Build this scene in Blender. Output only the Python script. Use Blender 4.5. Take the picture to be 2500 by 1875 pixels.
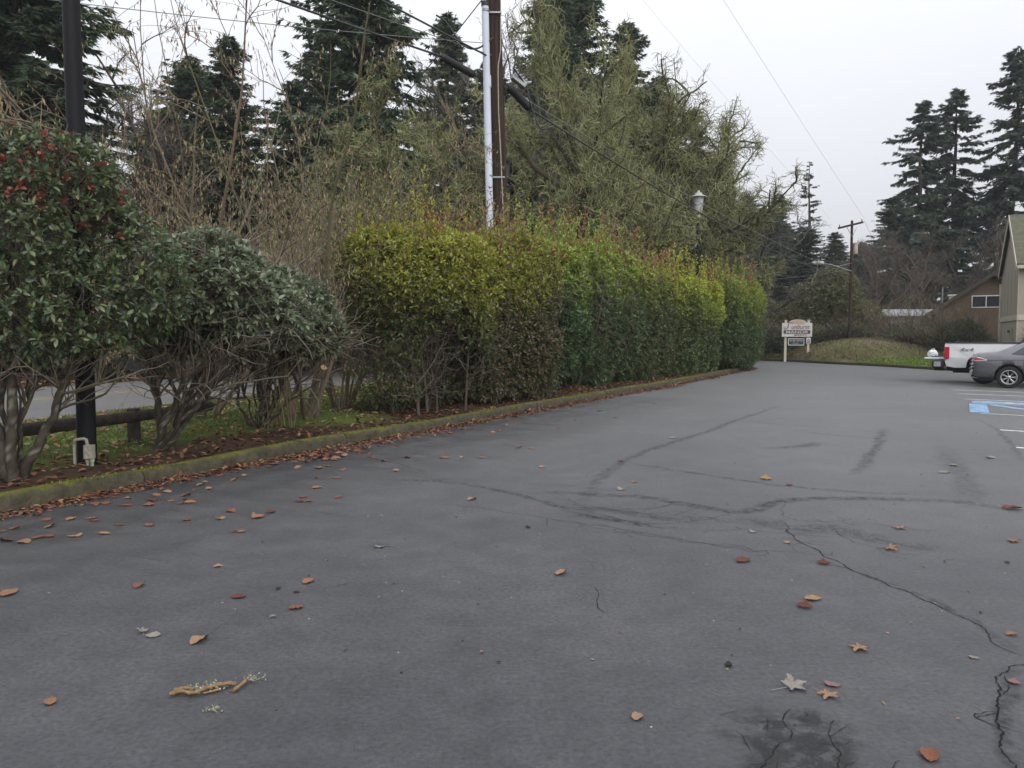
import bpy, bmesh, math, random
import numpy as np
from mathutils import Vector, Matrix

for o in list(bpy.data.objects):
    bpy.data.objects.remove(o, do_unlink=True)
SC = bpy.context.scene
C = SC.collection
R = math.radians
PI = math.pi

# ------------------------------------------------------------------ camera
cam = bpy.data.cameras.new('camera')
cam.sensor_width = 36.0
cam.lens = 27.2
cam.clip_start = 0.05
cam.clip_end = 2000
camo = bpy.data.objects.new('camera', cam)
camo.location = (0, 0, 1.55)
camo.rotation_euler = (R(90 - 3.6), 0, 0)
C.objects.link(camo)
SC.camera = camo

# ------------------------------------------------------------------ world
SUN_EL, SUN_ROT = 36, 155         # degrees; diffuse sun behind cloud, over the camera's right shoulder
w = bpy.data.worlds.new('World')
SC.world = w
w.use_nodes = True
nt = w.node_tree
nt.nodes.clear()
N = nt.nodes.new
out = N('ShaderNodeOutputWorld')
bg = N('ShaderNodeBackground')
bg.inputs['Strength'].default_value = 0.1
sky = N('ShaderNodeTexSky')
sky.sky_type = 'NISHITA'
sky.sun_disc = False
sky.sun_elevation = R(SUN_EL)
sky.sun_rotation = R(SUN_ROT)
sky.dust_density = 4.0
hs = N('ShaderNodeHueSaturation')
hs.inputs['Saturation'].default_value = 0.12
nt.links.new(sky.outputs[0], hs.inputs['Color'])
# even overcast cloud deck: brighter towards the zenith
tc = N('ShaderNodeTexCoord')
sep = N('ShaderNodeSeparateXYZ')
nt.links.new(tc.outputs['Generated'], sep.inputs[0])
mr = N('ShaderNodeMapRange')
mr.inputs['From Min'].default_value = 0.0
mr.inputs['From Max'].default_value = 1.0
mr.inputs['To Min'].default_value = 5.75
mr.inputs['To Max'].default_value = 16.5
nt.links.new(sep.outputs['Z'], mr.inputs['Value'])
cl = N('ShaderNodeTexNoise')
cl.inputs['Scale'].default_value = 1.6
cl.inputs['Detail'].default_value = 3
nt.links.new(tc.outputs['Generated'], cl.inputs['Vector'])
cm = N('ShaderNodeMapRange')
cm.inputs['To Min'].default_value = 0.9
cm.inputs['To Max'].default_value = 1.1
nt.links.new(cl.outputs['Fac'], cm.inputs['Value'])
mul = N('ShaderNodeMath'); mul.operation = 'MULTIPLY'
nt.links.new(mr.outputs[0], mul.inputs[0]); nt.links.new(cm.outputs[0], mul.inputs[1])
vm = N('ShaderNodeVectorMath'); vm.operation = 'SCALE'
vm.inputs[0].default_value = (0.945, 0.965, 1.03)
nt.links.new(mul.outputs[0], vm.inputs['Scale'])
mx = N('ShaderNodeMix'); mx.data_type = 'RGBA'
mx.inputs['Factor'].default_value = 0.85
nt.links.new(hs.outputs[0], mx.inputs['A'])
nt.links.new(vm.outputs[0], mx.inputs['B'])
nt.links.new(mx.outputs['Result'], bg.inputs['Color'])
nt.links.new(bg.outputs[0], out.inputs[0])

sl = bpy.data.lights.new('sun', 'SUN')
sl.energy = 1.5
sl.angle = R(60)
sl.color = (1.0, 0.97, 0.93)
so = bpy.data.objects.new('sun', sl)
so.rotation_euler = (R(90 - SUN_EL), 0, R(180 - SUN_ROT))
C.objects.link(so)

SC.view_settings.view_transform = 'Standard'
SC.view_settings.look = 'None'
SC.view_settings.exposure = 0.27
SC.view_settings.gamma = 1.0
SC.cycles.max_bounces = 4
SC.cycles.diffuse_bounces = 2
SC.cycles.glossy_bounces = 2
SC.cycles.transmission_bounces = 3
SC.cycles.transparent_max_bounces = 8

# ------------------------------------------------------------------ materials
def newmat(name):
    m = bpy.data.materials.new(name)
    m.use_nodes = True
    b = m.node_tree.nodes['Principled BSDF']
    return m, m.node_tree, b

def mat(name, base, rough=0.7, var=0.15, scale=6.0, bump=0.0, bscale=40.0, metal=0.0, spec=0.4, stretch=(1, 1, 1), second=None, emit=None):
    m, t, b = newmat(name)
    b.inputs['Roughness'].default_value = rough
    b.inputs['Metallic'].default_value = metal
    b.inputs['Specular IOR Level'].default_value = spec
    co = t.nodes.new('ShaderNodeTexCoord')
    mp = t.nodes.new('ShaderNodeMapping')
    mp.inputs['Scale'].default_value = stretch
    t.links.new(co.outputs['Object'], mp.inputs[0])
    n = t.nodes.new('ShaderNodeTexNoise')
    n.inputs['Scale'].default_value = scale
    n.inputs['Detail'].default_value = 6
    n.inputs['Roughness'].default_value = 0.65
    t.links.new(mp.outputs[0], n.inputs['Vector'])
    rp = t.nodes.new('ShaderNodeValToRGB')
    rp.color_ramp.elements[0].position = 0.3
    rp.color_ramp.elements[1].position = 0.7
    c1 = second if second else tuple(max(0, c * (1 - var)) for c in base)
    c2 = base if second else tuple(min(1, c * (1 + var)) for c in base)
    rp.color_ramp.elements[0].color = (*c1, 1)
    rp.color_ramp.elements[1].color = (*c2, 1)
    t.links.new(n.outputs['Fac'], rp.inputs[0])
    t.links.new(rp.outputs[0], b.inputs['Base Color'])
    if bump:
        n2 = t.nodes.new('ShaderNodeTexNoise')
        n2.inputs['Scale'].default_value = bscale
        n2.inputs['Detail'].default_value = 4
        t.links.new(mp.outputs[0], n2.inputs['Vector'])
        bp = t.nodes.new('ShaderNodeBump')
        bp.inputs['Strength'].default_value = bump
        bp.inputs['Distance'].default_value = 0.02
        t.links.new(n2.outputs['Fac'], bp.inputs['Height'])
        t.links.new(bp.outputs[0], b.inputs['Normal'])
    return m

def colmat(name, rough=0.6, spec=0.4, trans=0.0, bump=0.0, bscale=30.0):
    """colour comes from the per-vertex colour of the thing itself (leaf, bark, moss)"""
    m, t, b = newmat(name)
    a = t.nodes.new('ShaderNodeAttribute')
    a.attribute_name = 'col'
    t.links.new(a.outputs['Color'], b.inputs['Base Color'])
    b.inputs['Roughness'].default_value = rough
    b.inputs['Specular IOR Level'].default_value = spec
    if bump:
        co = t.nodes.new('ShaderNodeTexCoord')
        n2 = t.nodes.new('ShaderNodeTexNoise')
        n2.inputs['Scale'].default_value = bscale
        n2.inputs['Detail'].default_value = 4
        t.links.new(co.outputs['Object'], n2.inputs['Vector'])
        bp = t.nodes.new('ShaderNodeBump')
        bp.inputs['Strength'].default_value = bump
        bp.inputs['Distance'].default_value = 0.02
        t.links.new(n2.outputs['Fac'], bp.inputs['Height'])
        t.links.new(bp.outputs[0], b.inputs['Normal'])
    if trans > 0:
        tr = t.nodes.new('ShaderNodeBsdfTranslucent')
        t.links.new(a.outputs['Color'], tr.inputs['Color'])
        ms = t.nodes.new('ShaderNodeMixShader')
        ms.inputs[0].default_value = trans
        t.links.new(b.outputs[0], ms.inputs[1])
        t.links.new(tr.outputs[0], ms.inputs[2])
        t.links.new(ms.outputs[0], t.nodes['Material Output'].inputs['Surface'])
    return m

M = {}
M['leaf'] = colmat('glossy_leaf', 0.4, 0.5, 0.3)
M['dryleaf'] = colmat('dry_leaf', 0.75, 0.25, 0.1)
M['needle'] = colmat('needles', 0.6, 0.3, 0.4)
M['bark'] = colmat('bark', 0.9, 0.2, 0.0, 0.6, 25)
M['twig'] = colmat('twig', 0.85, 0.2)
M['moss'] = colmat('moss', 0.95, 0.1)
M['grass'] = colmat('grass', 0.7, 0.25, 0.15)
M['groundcol'] = colmat('soil', 0.95, 0.1, 0, 0.8, 14)

def asphalt_mat(name, lo, hi, rough=0.8, sheen=0.0):
    m, t, b = newmat(name)
    co = t.nodes.new('ShaderNodeTexCoord')
    def noise(s, d, r=0.6):
        n = t.nodes.new('ShaderNodeTexNoise')
        n.inputs['Scale'].default_value = s
        n.inputs['Detail'].default_value = d
        n.inputs['Roughness'].default_value = r
        t.links.new(co.outputs['Object'], n.inputs['Vector'])
        return n
    big = noise(0.35, 5, 0.7)
    rp = t.nodes.new('ShaderNodeValToRGB')
    rp.color_ramp.elements[0].position = 0.3; rp.color_ramp.elements[0].color = (*lo, 1)
    rp.color_ramp.elements[1].position = 0.72; rp.color_ramp.elements[1].color = (*hi, 1)
    t.links.new(big.outputs['Fac'], rp.inputs[0])
    # aggregate: fine speckle of light and dark grains
    fine = noise(38, 8, 0.8)
    rf = t.nodes.new('ShaderNodeValToRGB')
    rf.color_ramp.elements[0].position = 0.32; rf.color_ramp.elements[0].color = (0.46, 0.46, 0.46, 1)
    rf.color_ramp.elements[1].position = 0.7; rf.color_ramp.elements[1].color = (1.55, 1.55, 1.55, 1)
    t.links.new(fine.outputs['Fac'], rf.inputs[0])
    mu = t.nodes.new('ShaderNodeMix'); mu.data_type = 'RGBA'; mu.blend_type = 'MULTIPLY'; mu.inputs['Factor'].default_value = 1
    t.links.new(rp.outputs[0], mu.inputs['A']); t.links.new(rf.outputs[0], mu.inputs['B'])
    # blotches of wear, half a metre across
    mid = noise(3.1, 6, 0.7)
    rm = t.nodes.new('ShaderNodeValToRGB')
    rm.color_ramp.elements[0].position = 0.36; rm.color_ramp.elements[0].color = (0.78, 0.78, 0.79, 1)
    rm.color_ramp.elements[1].position = 0.62; rm.color_ramp.elements[1].color = (1.14, 1.13, 1.12, 1)
    t.links.new(mid.outputs['Fac'], rm.inputs[0])
    mu2 = t.nodes.new('ShaderNodeMix'); mu2.data_type = 'RGBA'; mu2.blend_type = 'MULTIPLY'; mu2.inputs['Factor'].default_value = 1
    t.links.new(mu.outputs['Result'], mu2.inputs['A']); t.links.new(rm.outputs[0], mu2.inputs['B'])
    # pale grit
    vo = t.nodes.new('ShaderNodeTexVoronoi')
    vo.inputs['Scale'].default_value = 9
    t.links.new(co.outputs['Object'], vo.inputs['Vector'])
    lt = t.nodes.new('ShaderNodeMath'); lt.operation = 'LESS_THAN'; lt.inputs[1].default_value = 0.055
    t.links.new(vo.outputs['Distance'], lt.inputs[0])
    sc_ = t.nodes.new('ShaderNodeSeparateColor')
    t.links.new(vo.outputs['Color'], sc_.inputs[0])
    gt = t.nodes.new('ShaderNodeMath'); gt.operation = 'GREATER_THAN'; gt.inputs[1].default_value = 0.82
    t.links.new(sc_.outputs[0], gt.inputs[0])
    an = t.nodes.new('ShaderNodeMath'); an.operation = 'MULTIPLY'
    t.links.new(lt.outputs[0], an.inputs[0]); t.links.new(gt.outputs[0], an.inputs[1])
    gx = t.nodes.new('ShaderNodeMix'); gx.data_type = 'RGBA'
    gx.inputs['B'].default_value = (0.3, 0.29, 0.27, 1)
    t.links.new(an.outputs[0], gx.inputs['Factor']); t.links.new(mu2.outputs['Result'], gx.inputs['A'])
    t.links.new(gx.outputs['Result'], b.inputs['Base Color'])
    rr = t.nodes.new('ShaderNodeMapRange')
    rr.inputs['To Min'].default_value = rough - 0.16; rr.inputs['To Max'].default_value = rough + 0.1
    t.links.new(mid.outputs['Fac'], rr.inputs['Value']); t.links.new(rr.outputs[0], b.inputs['Roughness'])
    b.inputs['Specular IOR Level'].default_value = 0.5
    b.inputs['Sheen Roughness'].default_value = 0.2
    sw = t.nodes.new('ShaderNodeMapRange')          # dust lies between the grains
    sw.inputs['From Min'].default_value = 0.3; sw.inputs['From Max'].default_value = 0.7
    sw.inputs['To Min'].default_value = sheen * .45; sw.inputs['To Max'].default_value = sheen * 1.5
    t.links.new(fine.outputs['Fac'], sw.inputs['Value']); t.links.new(sw.outputs[0], b.inputs['Sheen Weight'])
    bp = t.nodes.new('ShaderNodeBump'); bp.inputs['Strength'].default_value = 0.45; bp.inputs['Distance'].default_value = 0.006
    t.links.new(fine.outputs['Fac'], bp.inputs['Height'])
    bp2 = t.nodes.new('ShaderNodeBump'); bp2.inputs['Strength'].default_value = 0.06; bp2.inputs['Distance'].default_value = 0.03
    t.links.new(mid.outputs['Fac'], bp2.inputs['Height']); t.links.new(bp.outputs[0], bp2.inputs['Normal'])
    t.links.new(bp2.outputs[0], b.inputs['Normal'])
    return m

M['lot'] = asphalt_mat('parking_asphalt', (0.031, 0.032, 0.036), (0.07, 0.07, 0.075), 0.62, 0.5)
M['street'] = asphalt_mat('street_asphalt', (0.1, 0.098, 0.096), (0.135, 0.132, 0.128), 0.8, 0.1)

def kerb_mat():
    m, t, b = newmat('mossy_concrete')
    co = t.nodes.new('ShaderNodeTexCoord')
    def noise(s, d=6, r=0.65):
        n = t.nodes.new('ShaderNodeTexNoise'); n.inputs['Scale'].default_value = s; n.inputs['Detail'].default_value = d
        n.inputs['Roughness'].default_value = r
        t.links.new(co.outputs['Object'], n.inputs['Vector']); return n
    a = noise(9)
    rp = t.nodes.new('ShaderNodeValToRGB')
    rp.color_ramp.elements[0].position = 0.3; rp.color_ramp.elements[0].color = (0.04, 0.036, 0.024, 1)
    rp.color_ramp.elements[1].position = 0.75; rp.color_ramp.elements[1].color = (0.105, 0.094, 0.062, 1)
    t.links.new(a.outputs['Fac'], rp.inputs[0])
    fa = t.nodes.new('ShaderNodeAttribute'); fa.attribute_name = 'col'
    se = t.nodes.new('ShaderNodeSeparateColor'); t.links.new(fa.outputs['Color'], se.inputs[0])
    n2 = noise(3.2, 8, 0.7)
    ad = t.nodes.new('ShaderNodeMath'); ad.operation = 'ADD'
    t.links.new(n2.outputs['Fac'], ad.inputs[0]); t.links.new(se.outputs[0], ad.inputs[1])
    rm = t.nodes.new('ShaderNodeMapRange')
    rm.inputs['From Min'].default_value = 0.9; rm.inputs['From Max'].default_value = 1.14
    t.links.new(ad.outputs[0], rm.inputs['Value'])
    n3 = noise(60)
    rg = t.nodes.new('ShaderNodeValToRGB')
    rg.color_ramp.elements[0].color = (0.055, 0.07, 0.008, 1); rg.color_ramp.elements[1].color = (0.2, 0.2, 0.025, 1)
    rg.color_ramp.elements[0].position = 0.3; rg.color_ramp.elements[1].position = 0.7
    t.links.new(n3.outputs['Fac'], rg.inputs[0])
    mxx = t.nodes.new('ShaderNodeMix'); mxx.data_type = 'RGBA'
    t.links.new(rm.outputs[0], mxx.inputs['Factor']); t.links.new(rp.outputs[0], mxx.inputs['A']); t.links.new(rg.outputs[0], mxx.inputs['B'])
    t.links.new(mxx.outputs['Result'], b.inputs['Base Color'])
    b.inputs['Roughness'].default_value = 0.95
    b.inputs['Specular IOR Level'].default_value = 0.15
    bp = t.nodes.new('ShaderNodeBump'); bp.inputs['Strength'].default_value = 0.9; bp.inputs['Distance'].default_value = 0.03
    n4 = noise(28)
    t.links.new(n4.outputs['Fac'], bp.inputs['Height']); t.links.new(bp.outputs[0], b.inputs['Normal'])
    return m
M['kerb'] = kerb_mat()

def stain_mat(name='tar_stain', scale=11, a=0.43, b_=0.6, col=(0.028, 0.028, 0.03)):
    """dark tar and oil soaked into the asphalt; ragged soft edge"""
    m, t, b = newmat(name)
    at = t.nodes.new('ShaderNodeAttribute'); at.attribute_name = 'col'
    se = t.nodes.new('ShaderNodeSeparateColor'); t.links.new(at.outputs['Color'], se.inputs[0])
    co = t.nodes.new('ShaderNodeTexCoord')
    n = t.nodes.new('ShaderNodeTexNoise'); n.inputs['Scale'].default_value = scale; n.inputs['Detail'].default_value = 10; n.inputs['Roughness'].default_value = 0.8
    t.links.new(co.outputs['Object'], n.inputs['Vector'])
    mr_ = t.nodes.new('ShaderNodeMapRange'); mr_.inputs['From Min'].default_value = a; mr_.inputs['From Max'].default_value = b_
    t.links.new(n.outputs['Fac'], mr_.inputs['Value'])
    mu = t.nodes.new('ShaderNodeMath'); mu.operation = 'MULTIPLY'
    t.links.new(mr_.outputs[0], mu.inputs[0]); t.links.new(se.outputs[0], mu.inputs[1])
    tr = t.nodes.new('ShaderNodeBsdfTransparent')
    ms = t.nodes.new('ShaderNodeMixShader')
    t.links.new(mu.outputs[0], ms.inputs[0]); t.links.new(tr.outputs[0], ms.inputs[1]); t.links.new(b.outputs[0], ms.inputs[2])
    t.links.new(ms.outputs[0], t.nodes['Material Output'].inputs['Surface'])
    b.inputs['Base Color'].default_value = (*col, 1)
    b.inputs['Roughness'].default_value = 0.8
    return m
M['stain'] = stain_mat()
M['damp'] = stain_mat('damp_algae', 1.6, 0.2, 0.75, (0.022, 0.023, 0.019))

def paint_mat(name, col, wear=0.45):
    m, t, b = newmat(name)
    co = t.nodes.new('ShaderNodeTexCoord')
    n = t.nodes.new('ShaderNodeTexNoise'); n.inputs['Scale'].default_value = 5; n.inputs['Detail'].default_value = 8; n.inputs['Roughness'].default_value = 0.75
    t.links.new(co.outputs['Object'], n.inputs['Vector'])
    mr_ = t.nodes.new('ShaderNodeMapRange'); mr_.inputs['From Min'].default_value = wear - 0.15; mr_.inputs['From Max'].default_value = wear + 0.12
    mr_.inputs['To Min'].default_value = 0.15
    t.links.new(n.outputs['Fac'], mr_.inputs['Value'])
    tr = t.nodes.new('ShaderNodeBsdfTransparent')
    ms = t.nodes.new('ShaderNodeMixShader')
    t.links.new(mr_.outputs[0], ms.inputs[0]); t.links.new(tr.outputs[0], ms.inputs[1]); t.links.new(b.outputs[0], ms.inputs[2])
    t.links.new(ms.outputs[0], t.nodes['Material Output'].inputs['Surface'])
    b.inputs['Base Color'].default_value = (*col, 1)
    b.inputs['Roughness'].default_value = 0.7
    return m
M['white_paint'] = paint_mat('white_line_paint', (0.62, 0.61, 0.6), 0.4)
M['blue_paint'] = paint_mat('blue_stall_paint', (0.2, 0.34, 0.5), 0.42)
M['yellow_paint'] = paint_mat('yellow_line_paint', (0.38, 0.32, 0.12), 0.45)
M['crack'] = mat('open_crack', (0.016, 0.015, 0.015), 0.95, 0.3, spec=0.1)

M['black_post'] = mat('black_post_paint', (0.007, 0.007, 0.009), 0.6, spec=0.2, var=0.35, scale=8, bump=0.3, bscale=30, stretch=(1, 1, .2))
M['pvc'] = mat('weathered_conduit', (0.42, 0.4, 0.34), 0.7, 0.3, 25, second=(0.2, 0.19, 0.15))
M['box'] = mat('painted_box', (0.3, 0.29, 0.23), 0.6, 0.2, 12)
M['logwood'] = mat('dark_log', (0.05, 0.042, 0.033), 0.95, 0.5, 9, 0.8, 30, stretch=(1, 1, 1))
M['polewood'] = mat('creosoted_pole', (0.075, 0.05, 0.037), 0.95, 0.4, 8, 1.0, 16, spec=0.15, stretch=(5, 5, .1), second=(0.014, 0.01, 0.009))
M['pipe'] = mat('pale_blue_pipe', (0.52, 0.56, 0.64), 0.55, 0.06, 3)
M['steel'] = mat('galvanised', (0.26, 0.27, 0.28), 0.5, 0.25, 12, metal=0.7)
M['rubber'] = mat('black_rubber', (0.012, 0.012, 0.013), 0.6, 0.3, 20, 0.2, 60)
M['cable'] = mat('cable_jacket', (0.035, 0.035, 0.037), 0.6, 0.2, 4)
M['cablegrey'] = mat('grey_cable', (0.16, 0.16, 0.16), 0.6, 0.2, 4)
M['lampshade'] = mat('white_lantern', (0.46, 0.47, 0.49), 0.45, 0.1, 8)
M['lamptop'] = mat('lantern_hat', (0.36, 0.36, 0.35), 0.5, 0.15, 8)
M['signwhite'] = mat('weathered_sign_board', (0.5, 0.48, 0.46), 0.75, 0.18, 7)
M['signpost'] = mat('pale_sign_post', (0.45, 0.42, 0.33), 0.8, 0.2, 7, stretch=(3, 3, .5))
M['signdark'] = mat('sign_dark_paint', (0.05, 0.04, 0.045), 0.7, 0.2, 9)
M['signpurple'] = mat('sign_script_paint', (0.2, 0.13, 0.17), 0.7, 0.2, 9)
M['signgold'] = mat('sign_sun_paint', (0.5, 0.3, 0.12), 0.7, 0.2, 9)
M['signpink'] = mat('sign_arch_paint', (0.42, 0.31, 0.3), 0.7, 0.2, 9)
M['signgreen'] = mat('sign_green_plate', (0.015, 0.04, 0.032), 0.5, 0.2, 9)
M['stucco'] = mat('beige_siding', (0.33, 0.29, 0.24), 0.85, 0.06, 1.2, 0.3, 60, stretch=(6, 6, .3))
M['trim'] = mat('beige_trim', (0.45, 0.4, 0.34), 0.75, 0.06, 4)
M['roof'] = mat('mossy_shingle', (0.115, 0.12, 0.07), 0.95, 0.3, 3.5, 0.8, 22, second=(0.07, 0.065, 0.05))
M['brownwall'] = mat('brown_siding', (0.1, 0.07, 0.045), 0.9, 0.2, 2.5, 0.4, 30, stretch=(1, 1, 6))
M['darkroof'] = mat('dark_roof', (0.07, 0.065, 0.055), 0.95, 0.3, 5, 0.6, 25)
M['whitewood'] = mat('white_trim', (0.6, 0.6, 0.6), 0.7, 0.1, 8)
M['paleroof'] = mat('pale_metal_roof', (0.34, 0.34, 0.36), 0.5, 0.1, 4)
M['greywall'] = mat('grey_house_wall', (0.3, 0.31, 0.32), 0.85, 0.1, 4)

def glass_mat(name, tint, rough=0.05):
    m, t, b = newmat(name)
    co = t.nodes.new('ShaderNodeTexCoord'); n = t.nodes.new('ShaderNodeTexNoise'); n.inputs['Scale'].default_value = 2.0
    t.links.new(co.outputs['Object'], n.inputs['Vector'])
    r_ = t.nodes.new('ShaderNodeMapRange'); r_.inputs['To Min'].default_value = rough; r_.inputs['To Max'].default_value = rough + 0.08
    t.links.new(n.outputs['Fac'], r_.inputs['Value']); t.links.new(r_.outputs[0], b.inputs['Roughness'])
    b.inputs['Base Color'].default_value = (*tint, 1)
    b.inputs['Specular IOR Level'].default_value = 0.7
    return m
M['glass'] = glass_mat('window_glass', (0.02, 0.024, 0.026))
M['carglass'] = glass_mat('car_glass', (0.03, 0.034, 0.045))
M['carglass_pale'] = glass_mat('pale_car_glass', (0.22, 0.33, 0.33), 0.1)

def carpaint(name, col, metal, rough=0.3):
    m, t, b = newmat(name)
    co = t.nodes.new('ShaderNodeTexCoord'); n = t.nodes.new('ShaderNodeTexNoise'); n.inputs['Scale'].default_value = 3.5; n.inputs['Detail'].default_value = 6
    t.links.new(co.outputs['Object'], n.inputs['Vector'])
    rp = t.nodes.new('ShaderNodeValToRGB')
    rp.color_ramp.elements[0].color = (*[c * .82 for c in col], 1); rp.color_ramp.elements[1].color = (*[min(1, c * 1.08) for c in col], 1)
    t.links.new(n.outputs['Fac'], rp.inputs[0]); t.links.new(rp.outputs[0], b.inputs['Base Color'])
    b.inputs['Metallic'].default_value = metal
    b.inputs['Roughness'].default_value = rough
    b.inputs['Coat Weight'].default_value = 0.6
    b.inputs['Coat Roughness'].default_value = 0.12
    return m
M['greypaint'] = carpaint('grey_car_paint', (0.17, 0.17, 0.185), 0.5, 0.3)
M['whitepaint'] = carpaint('white_car_paint', (0.68, 0.69, 0.7), 0.0, 0.4)
M['taillight'] = mat('red_lens', (0.36, 0.012, 0.018), 0.2, 0.2, 12, spec=0.7)
M['clearlens'] = mat('clear_lens', (0.6, 0.57, 0.57), 0.2, 0.1, 12, spec=0.7)
M['tyre'] = mat('tyre', (0.018, 0.018, 0.019), 0.85, 0.3, 20, 0.4, 50)
M['alloy'] = mat('alloy_rim', (0.5, 0.5, 0.52), 0.35, 0.1, 10, metal=0.8)
M['blackplastic'] = mat('black_plastic', (0.015, 0.015, 0.016), 0.5, 0.2, 12)
M['torn'] = mat('torn_bumper_foam', (0.38, 0.38, 0.39), 0.85, 0.5, 18, 0.8, 30)
M['bedliner'] = mat('bed_liner', (0.03, 0.03, 0.032), 0.9, 0.2, 12)
M['chrome'] = mat('bumper_metal', (0.42, 0.43, 0.45), 0.35, 0.15, 6, metal=0.6)

# ------------------------------------------------------------------ geometry helpers
class Geo:
    def __init__(s):
        s.v = []; s.c = []; s.f = []; s.m = []; s.n = 0
    def add(s, V, F, col=(0.5, 0.5, 0.5), mi=0):
        V = np.asarray(V, dtype=np.float32).reshape(-1, 3)
        F = np.asarray(F, dtype=np.int64)
        if len(F) == 0: return
        col = np.asarray(col, dtype=np.float32)
        if col.ndim == 1: col = np.broadcast_to(col[:3], (len(V), 3))
        s.v.append(V); s.c.append(col); s.f.append(F + s.n); s.m.append(np.full(len(F), mi, dtype=np.int32)); s.n += len(V)
    def mesh(s, name, mats, smooth=False):
        V = np.concatenate(s.v); Cc = np.concatenate(s.c)
        me = bpy.data.meshes.new(name)
        me.vertices.add(len(V)); me.vertices.foreach_set('co', V.ravel())
        loops = np.concatenate([f.ravel() for f in s.f]).astype(np.int32)
        tot = np.concatenate([np.full(len(f), f.shape[1], dtype=np.int32) for f in s.f])
        st = np.concatenate([[0], np.cumsum(tot)[:-1]]).astype(np.int32)
        me.loops.add(len(loops)); me.loops.foreach_set('vertex_index', loops)
        me.polygons.add(len(tot)); me.polygons.foreach_set('loop_start', st)
        me.polygons.foreach_set('material_index', np.concatenate(s.m))
        me.polygons.foreach_set('use_smooth', np.full(len(tot), smooth))
        a = me.attributes.new('col', 'FLOAT_COLOR', 'POINT')
        a.data.foreach_set('color', np.concatenate([np.clip(Cc, 0, 1), np.ones((len(Cc), 1), np.float32)], 1).astype(np.float32).ravel())
        for m in (mats if isinstance(mats, (list, tuple)) else [mats]): me.materials.append(m)
        me.update(calc_edges=True)
        return me

def tag(o, label=None, cat=None, group=None, kind=None):
    if label: o['label'] = label
    if cat: o['category'] = cat
    if group: o['group'] = group
    if kind: o['kind'] = kind
    return o
STUFFPARTS = {'shoots', 'branches', 'twigs', 'catkins', 'foliage', 'lichen', 'crown'}
def link(name, me, parent=None, loc=None):
    o = bpy.data.objects.new(name, me); C.objects.link(o)
    if parent and name in STUFFPARTS: o['kind'] = 'stuff'
    if parent: o.parent = parent
    if loc is not None: o.location = loc
    return o
def thing(name, label, cat, loc=(0, 0, 0), rz=0, group=None, sc=None):
    o = bpy.data.objects.new(name, None); C.objects.link(o)
    o.empty_display_size = 0.2
    o.location = loc; o.rotation_euler = (0, 0, rz)
    if sc is not None: o.scale = sc if hasattr(sc, '__len__') else (sc, sc, sc)
    return tag(o, label, cat, group)

def unit(v):
    return v / np.maximum(np.linalg.norm(v, axis=-1, keepdims=True), 1e-9)

def tubes(g, P, Rd, sides=4, col=(0.1, 0.08, 0.06), mi=0, lump=0.0, rng=None, cap=False):
    P = np.asarray(P, float); Rd = np.asarray(Rd, float)
    if P.ndim == 2: P = P[None]; Rd = np.broadcast_to(Rd, P.shape[:2])
    Nn, K, _ = P.shape
    T = unit(np.gradient(P, axis=1))
    mt = np.abs(T.mean(1))
    ref = np.where((mt[:, 2:3] > 0.75), np.array([[1.0, 0.13, 0]]), np.array([[0.07, 0.1, 1.0]]))
    A = unit(np.cross(T, ref[:, None, :]))
    B = np.cross(T, A)
    an = np.arange(sides) * 2 * PI / sides
    rr = Rd[:, :, None, None]
    if lump: rr = rr * (1 + lump * rng.uniform(-1, 1, (Nn, K, sides, 1)))
    V = P[:, :, None, :] + rr * (A[:, :, None, :] * np.cos(an)[None, None, :, None] + B[:, :, None, :] * np.sin(an)[None, None, :, None])
    i = np.arange(Nn)[:, None, None]; k = np.arange(K - 1)[None, :, None]; j = np.arange(sides)[None, None, :]
    b = i * K * sides
    F = np.stack([b + k * sides + j, b + k * sides + (j + 1) % sides, b + (k + 1) * sides + (j + 1) % sides, b + (k + 1) * sides + j], -1).reshape(-1, 4)
    col = np.asarray(col, float)
    if col.ndim == 2: col = np.repeat(col, K * sides, axis=0)
    elif col.ndim == 3: col = np.repeat(col.reshape(-1, 3), sides, axis=0)
    elif col.ndim == 4: col = col.reshape(-1, 3)
    g.add(V.reshape(-1, 3), F, col, mi)
    if cap:
        for e in (0, K - 1):
            for ii in range(Nn):
                ring = V[ii, e]
                g.add(ring, [list(range(sides))], col if col.ndim == 1 else col[ii], mi)

def grow(P0, D0, L, K, wander, trop, rng, tdir=(0, 0, 1)):
    P = [P0]; d = unit(D0); st = (L / (K - 1))[:, None]; td = np.asarray(tdir, float)
    for k in range(K - 1):
        d = unit(d + wander * rng.normal(size=d.shape) + trop * td)
        P.append(P[-1] + d * st)
    return np.stack(P, 1)

def spawn(P, n, t0, t1, amin, amax, rng, even=False):
    Nn, K, _ = P.shape
    t = rng.uniform(t0, t1, (Nn, n)) if not even else np.clip(np.linspace(t0, t1, n)[None] + rng.uniform(-.5, .5, (Nn, n)) * (t1 - t0) / n, 0, .999)
    x = np.minimum(t * (K - 1), K - 1.001); i = x.astype(int); f = (x - i)[..., None]
    r = np.arange(Nn)[:, None]
    a = P[r, i]; b = P[r, i + 1]
    pos = a * (1 - f) + b * f; tan = unit(b - a)
    pr = unit(np.cross(tan, rng.normal(size=tan.shape)))
    an = rng.uniform(amin, amax, (Nn, n))[..., None]
    d = tan * np.cos(an) + pr * np.sin(an)
    return pos.reshape(-1, 3), d.reshape(-1, 3), t.ravel(), np.repeat(np.arange(Nn), n)

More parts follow.
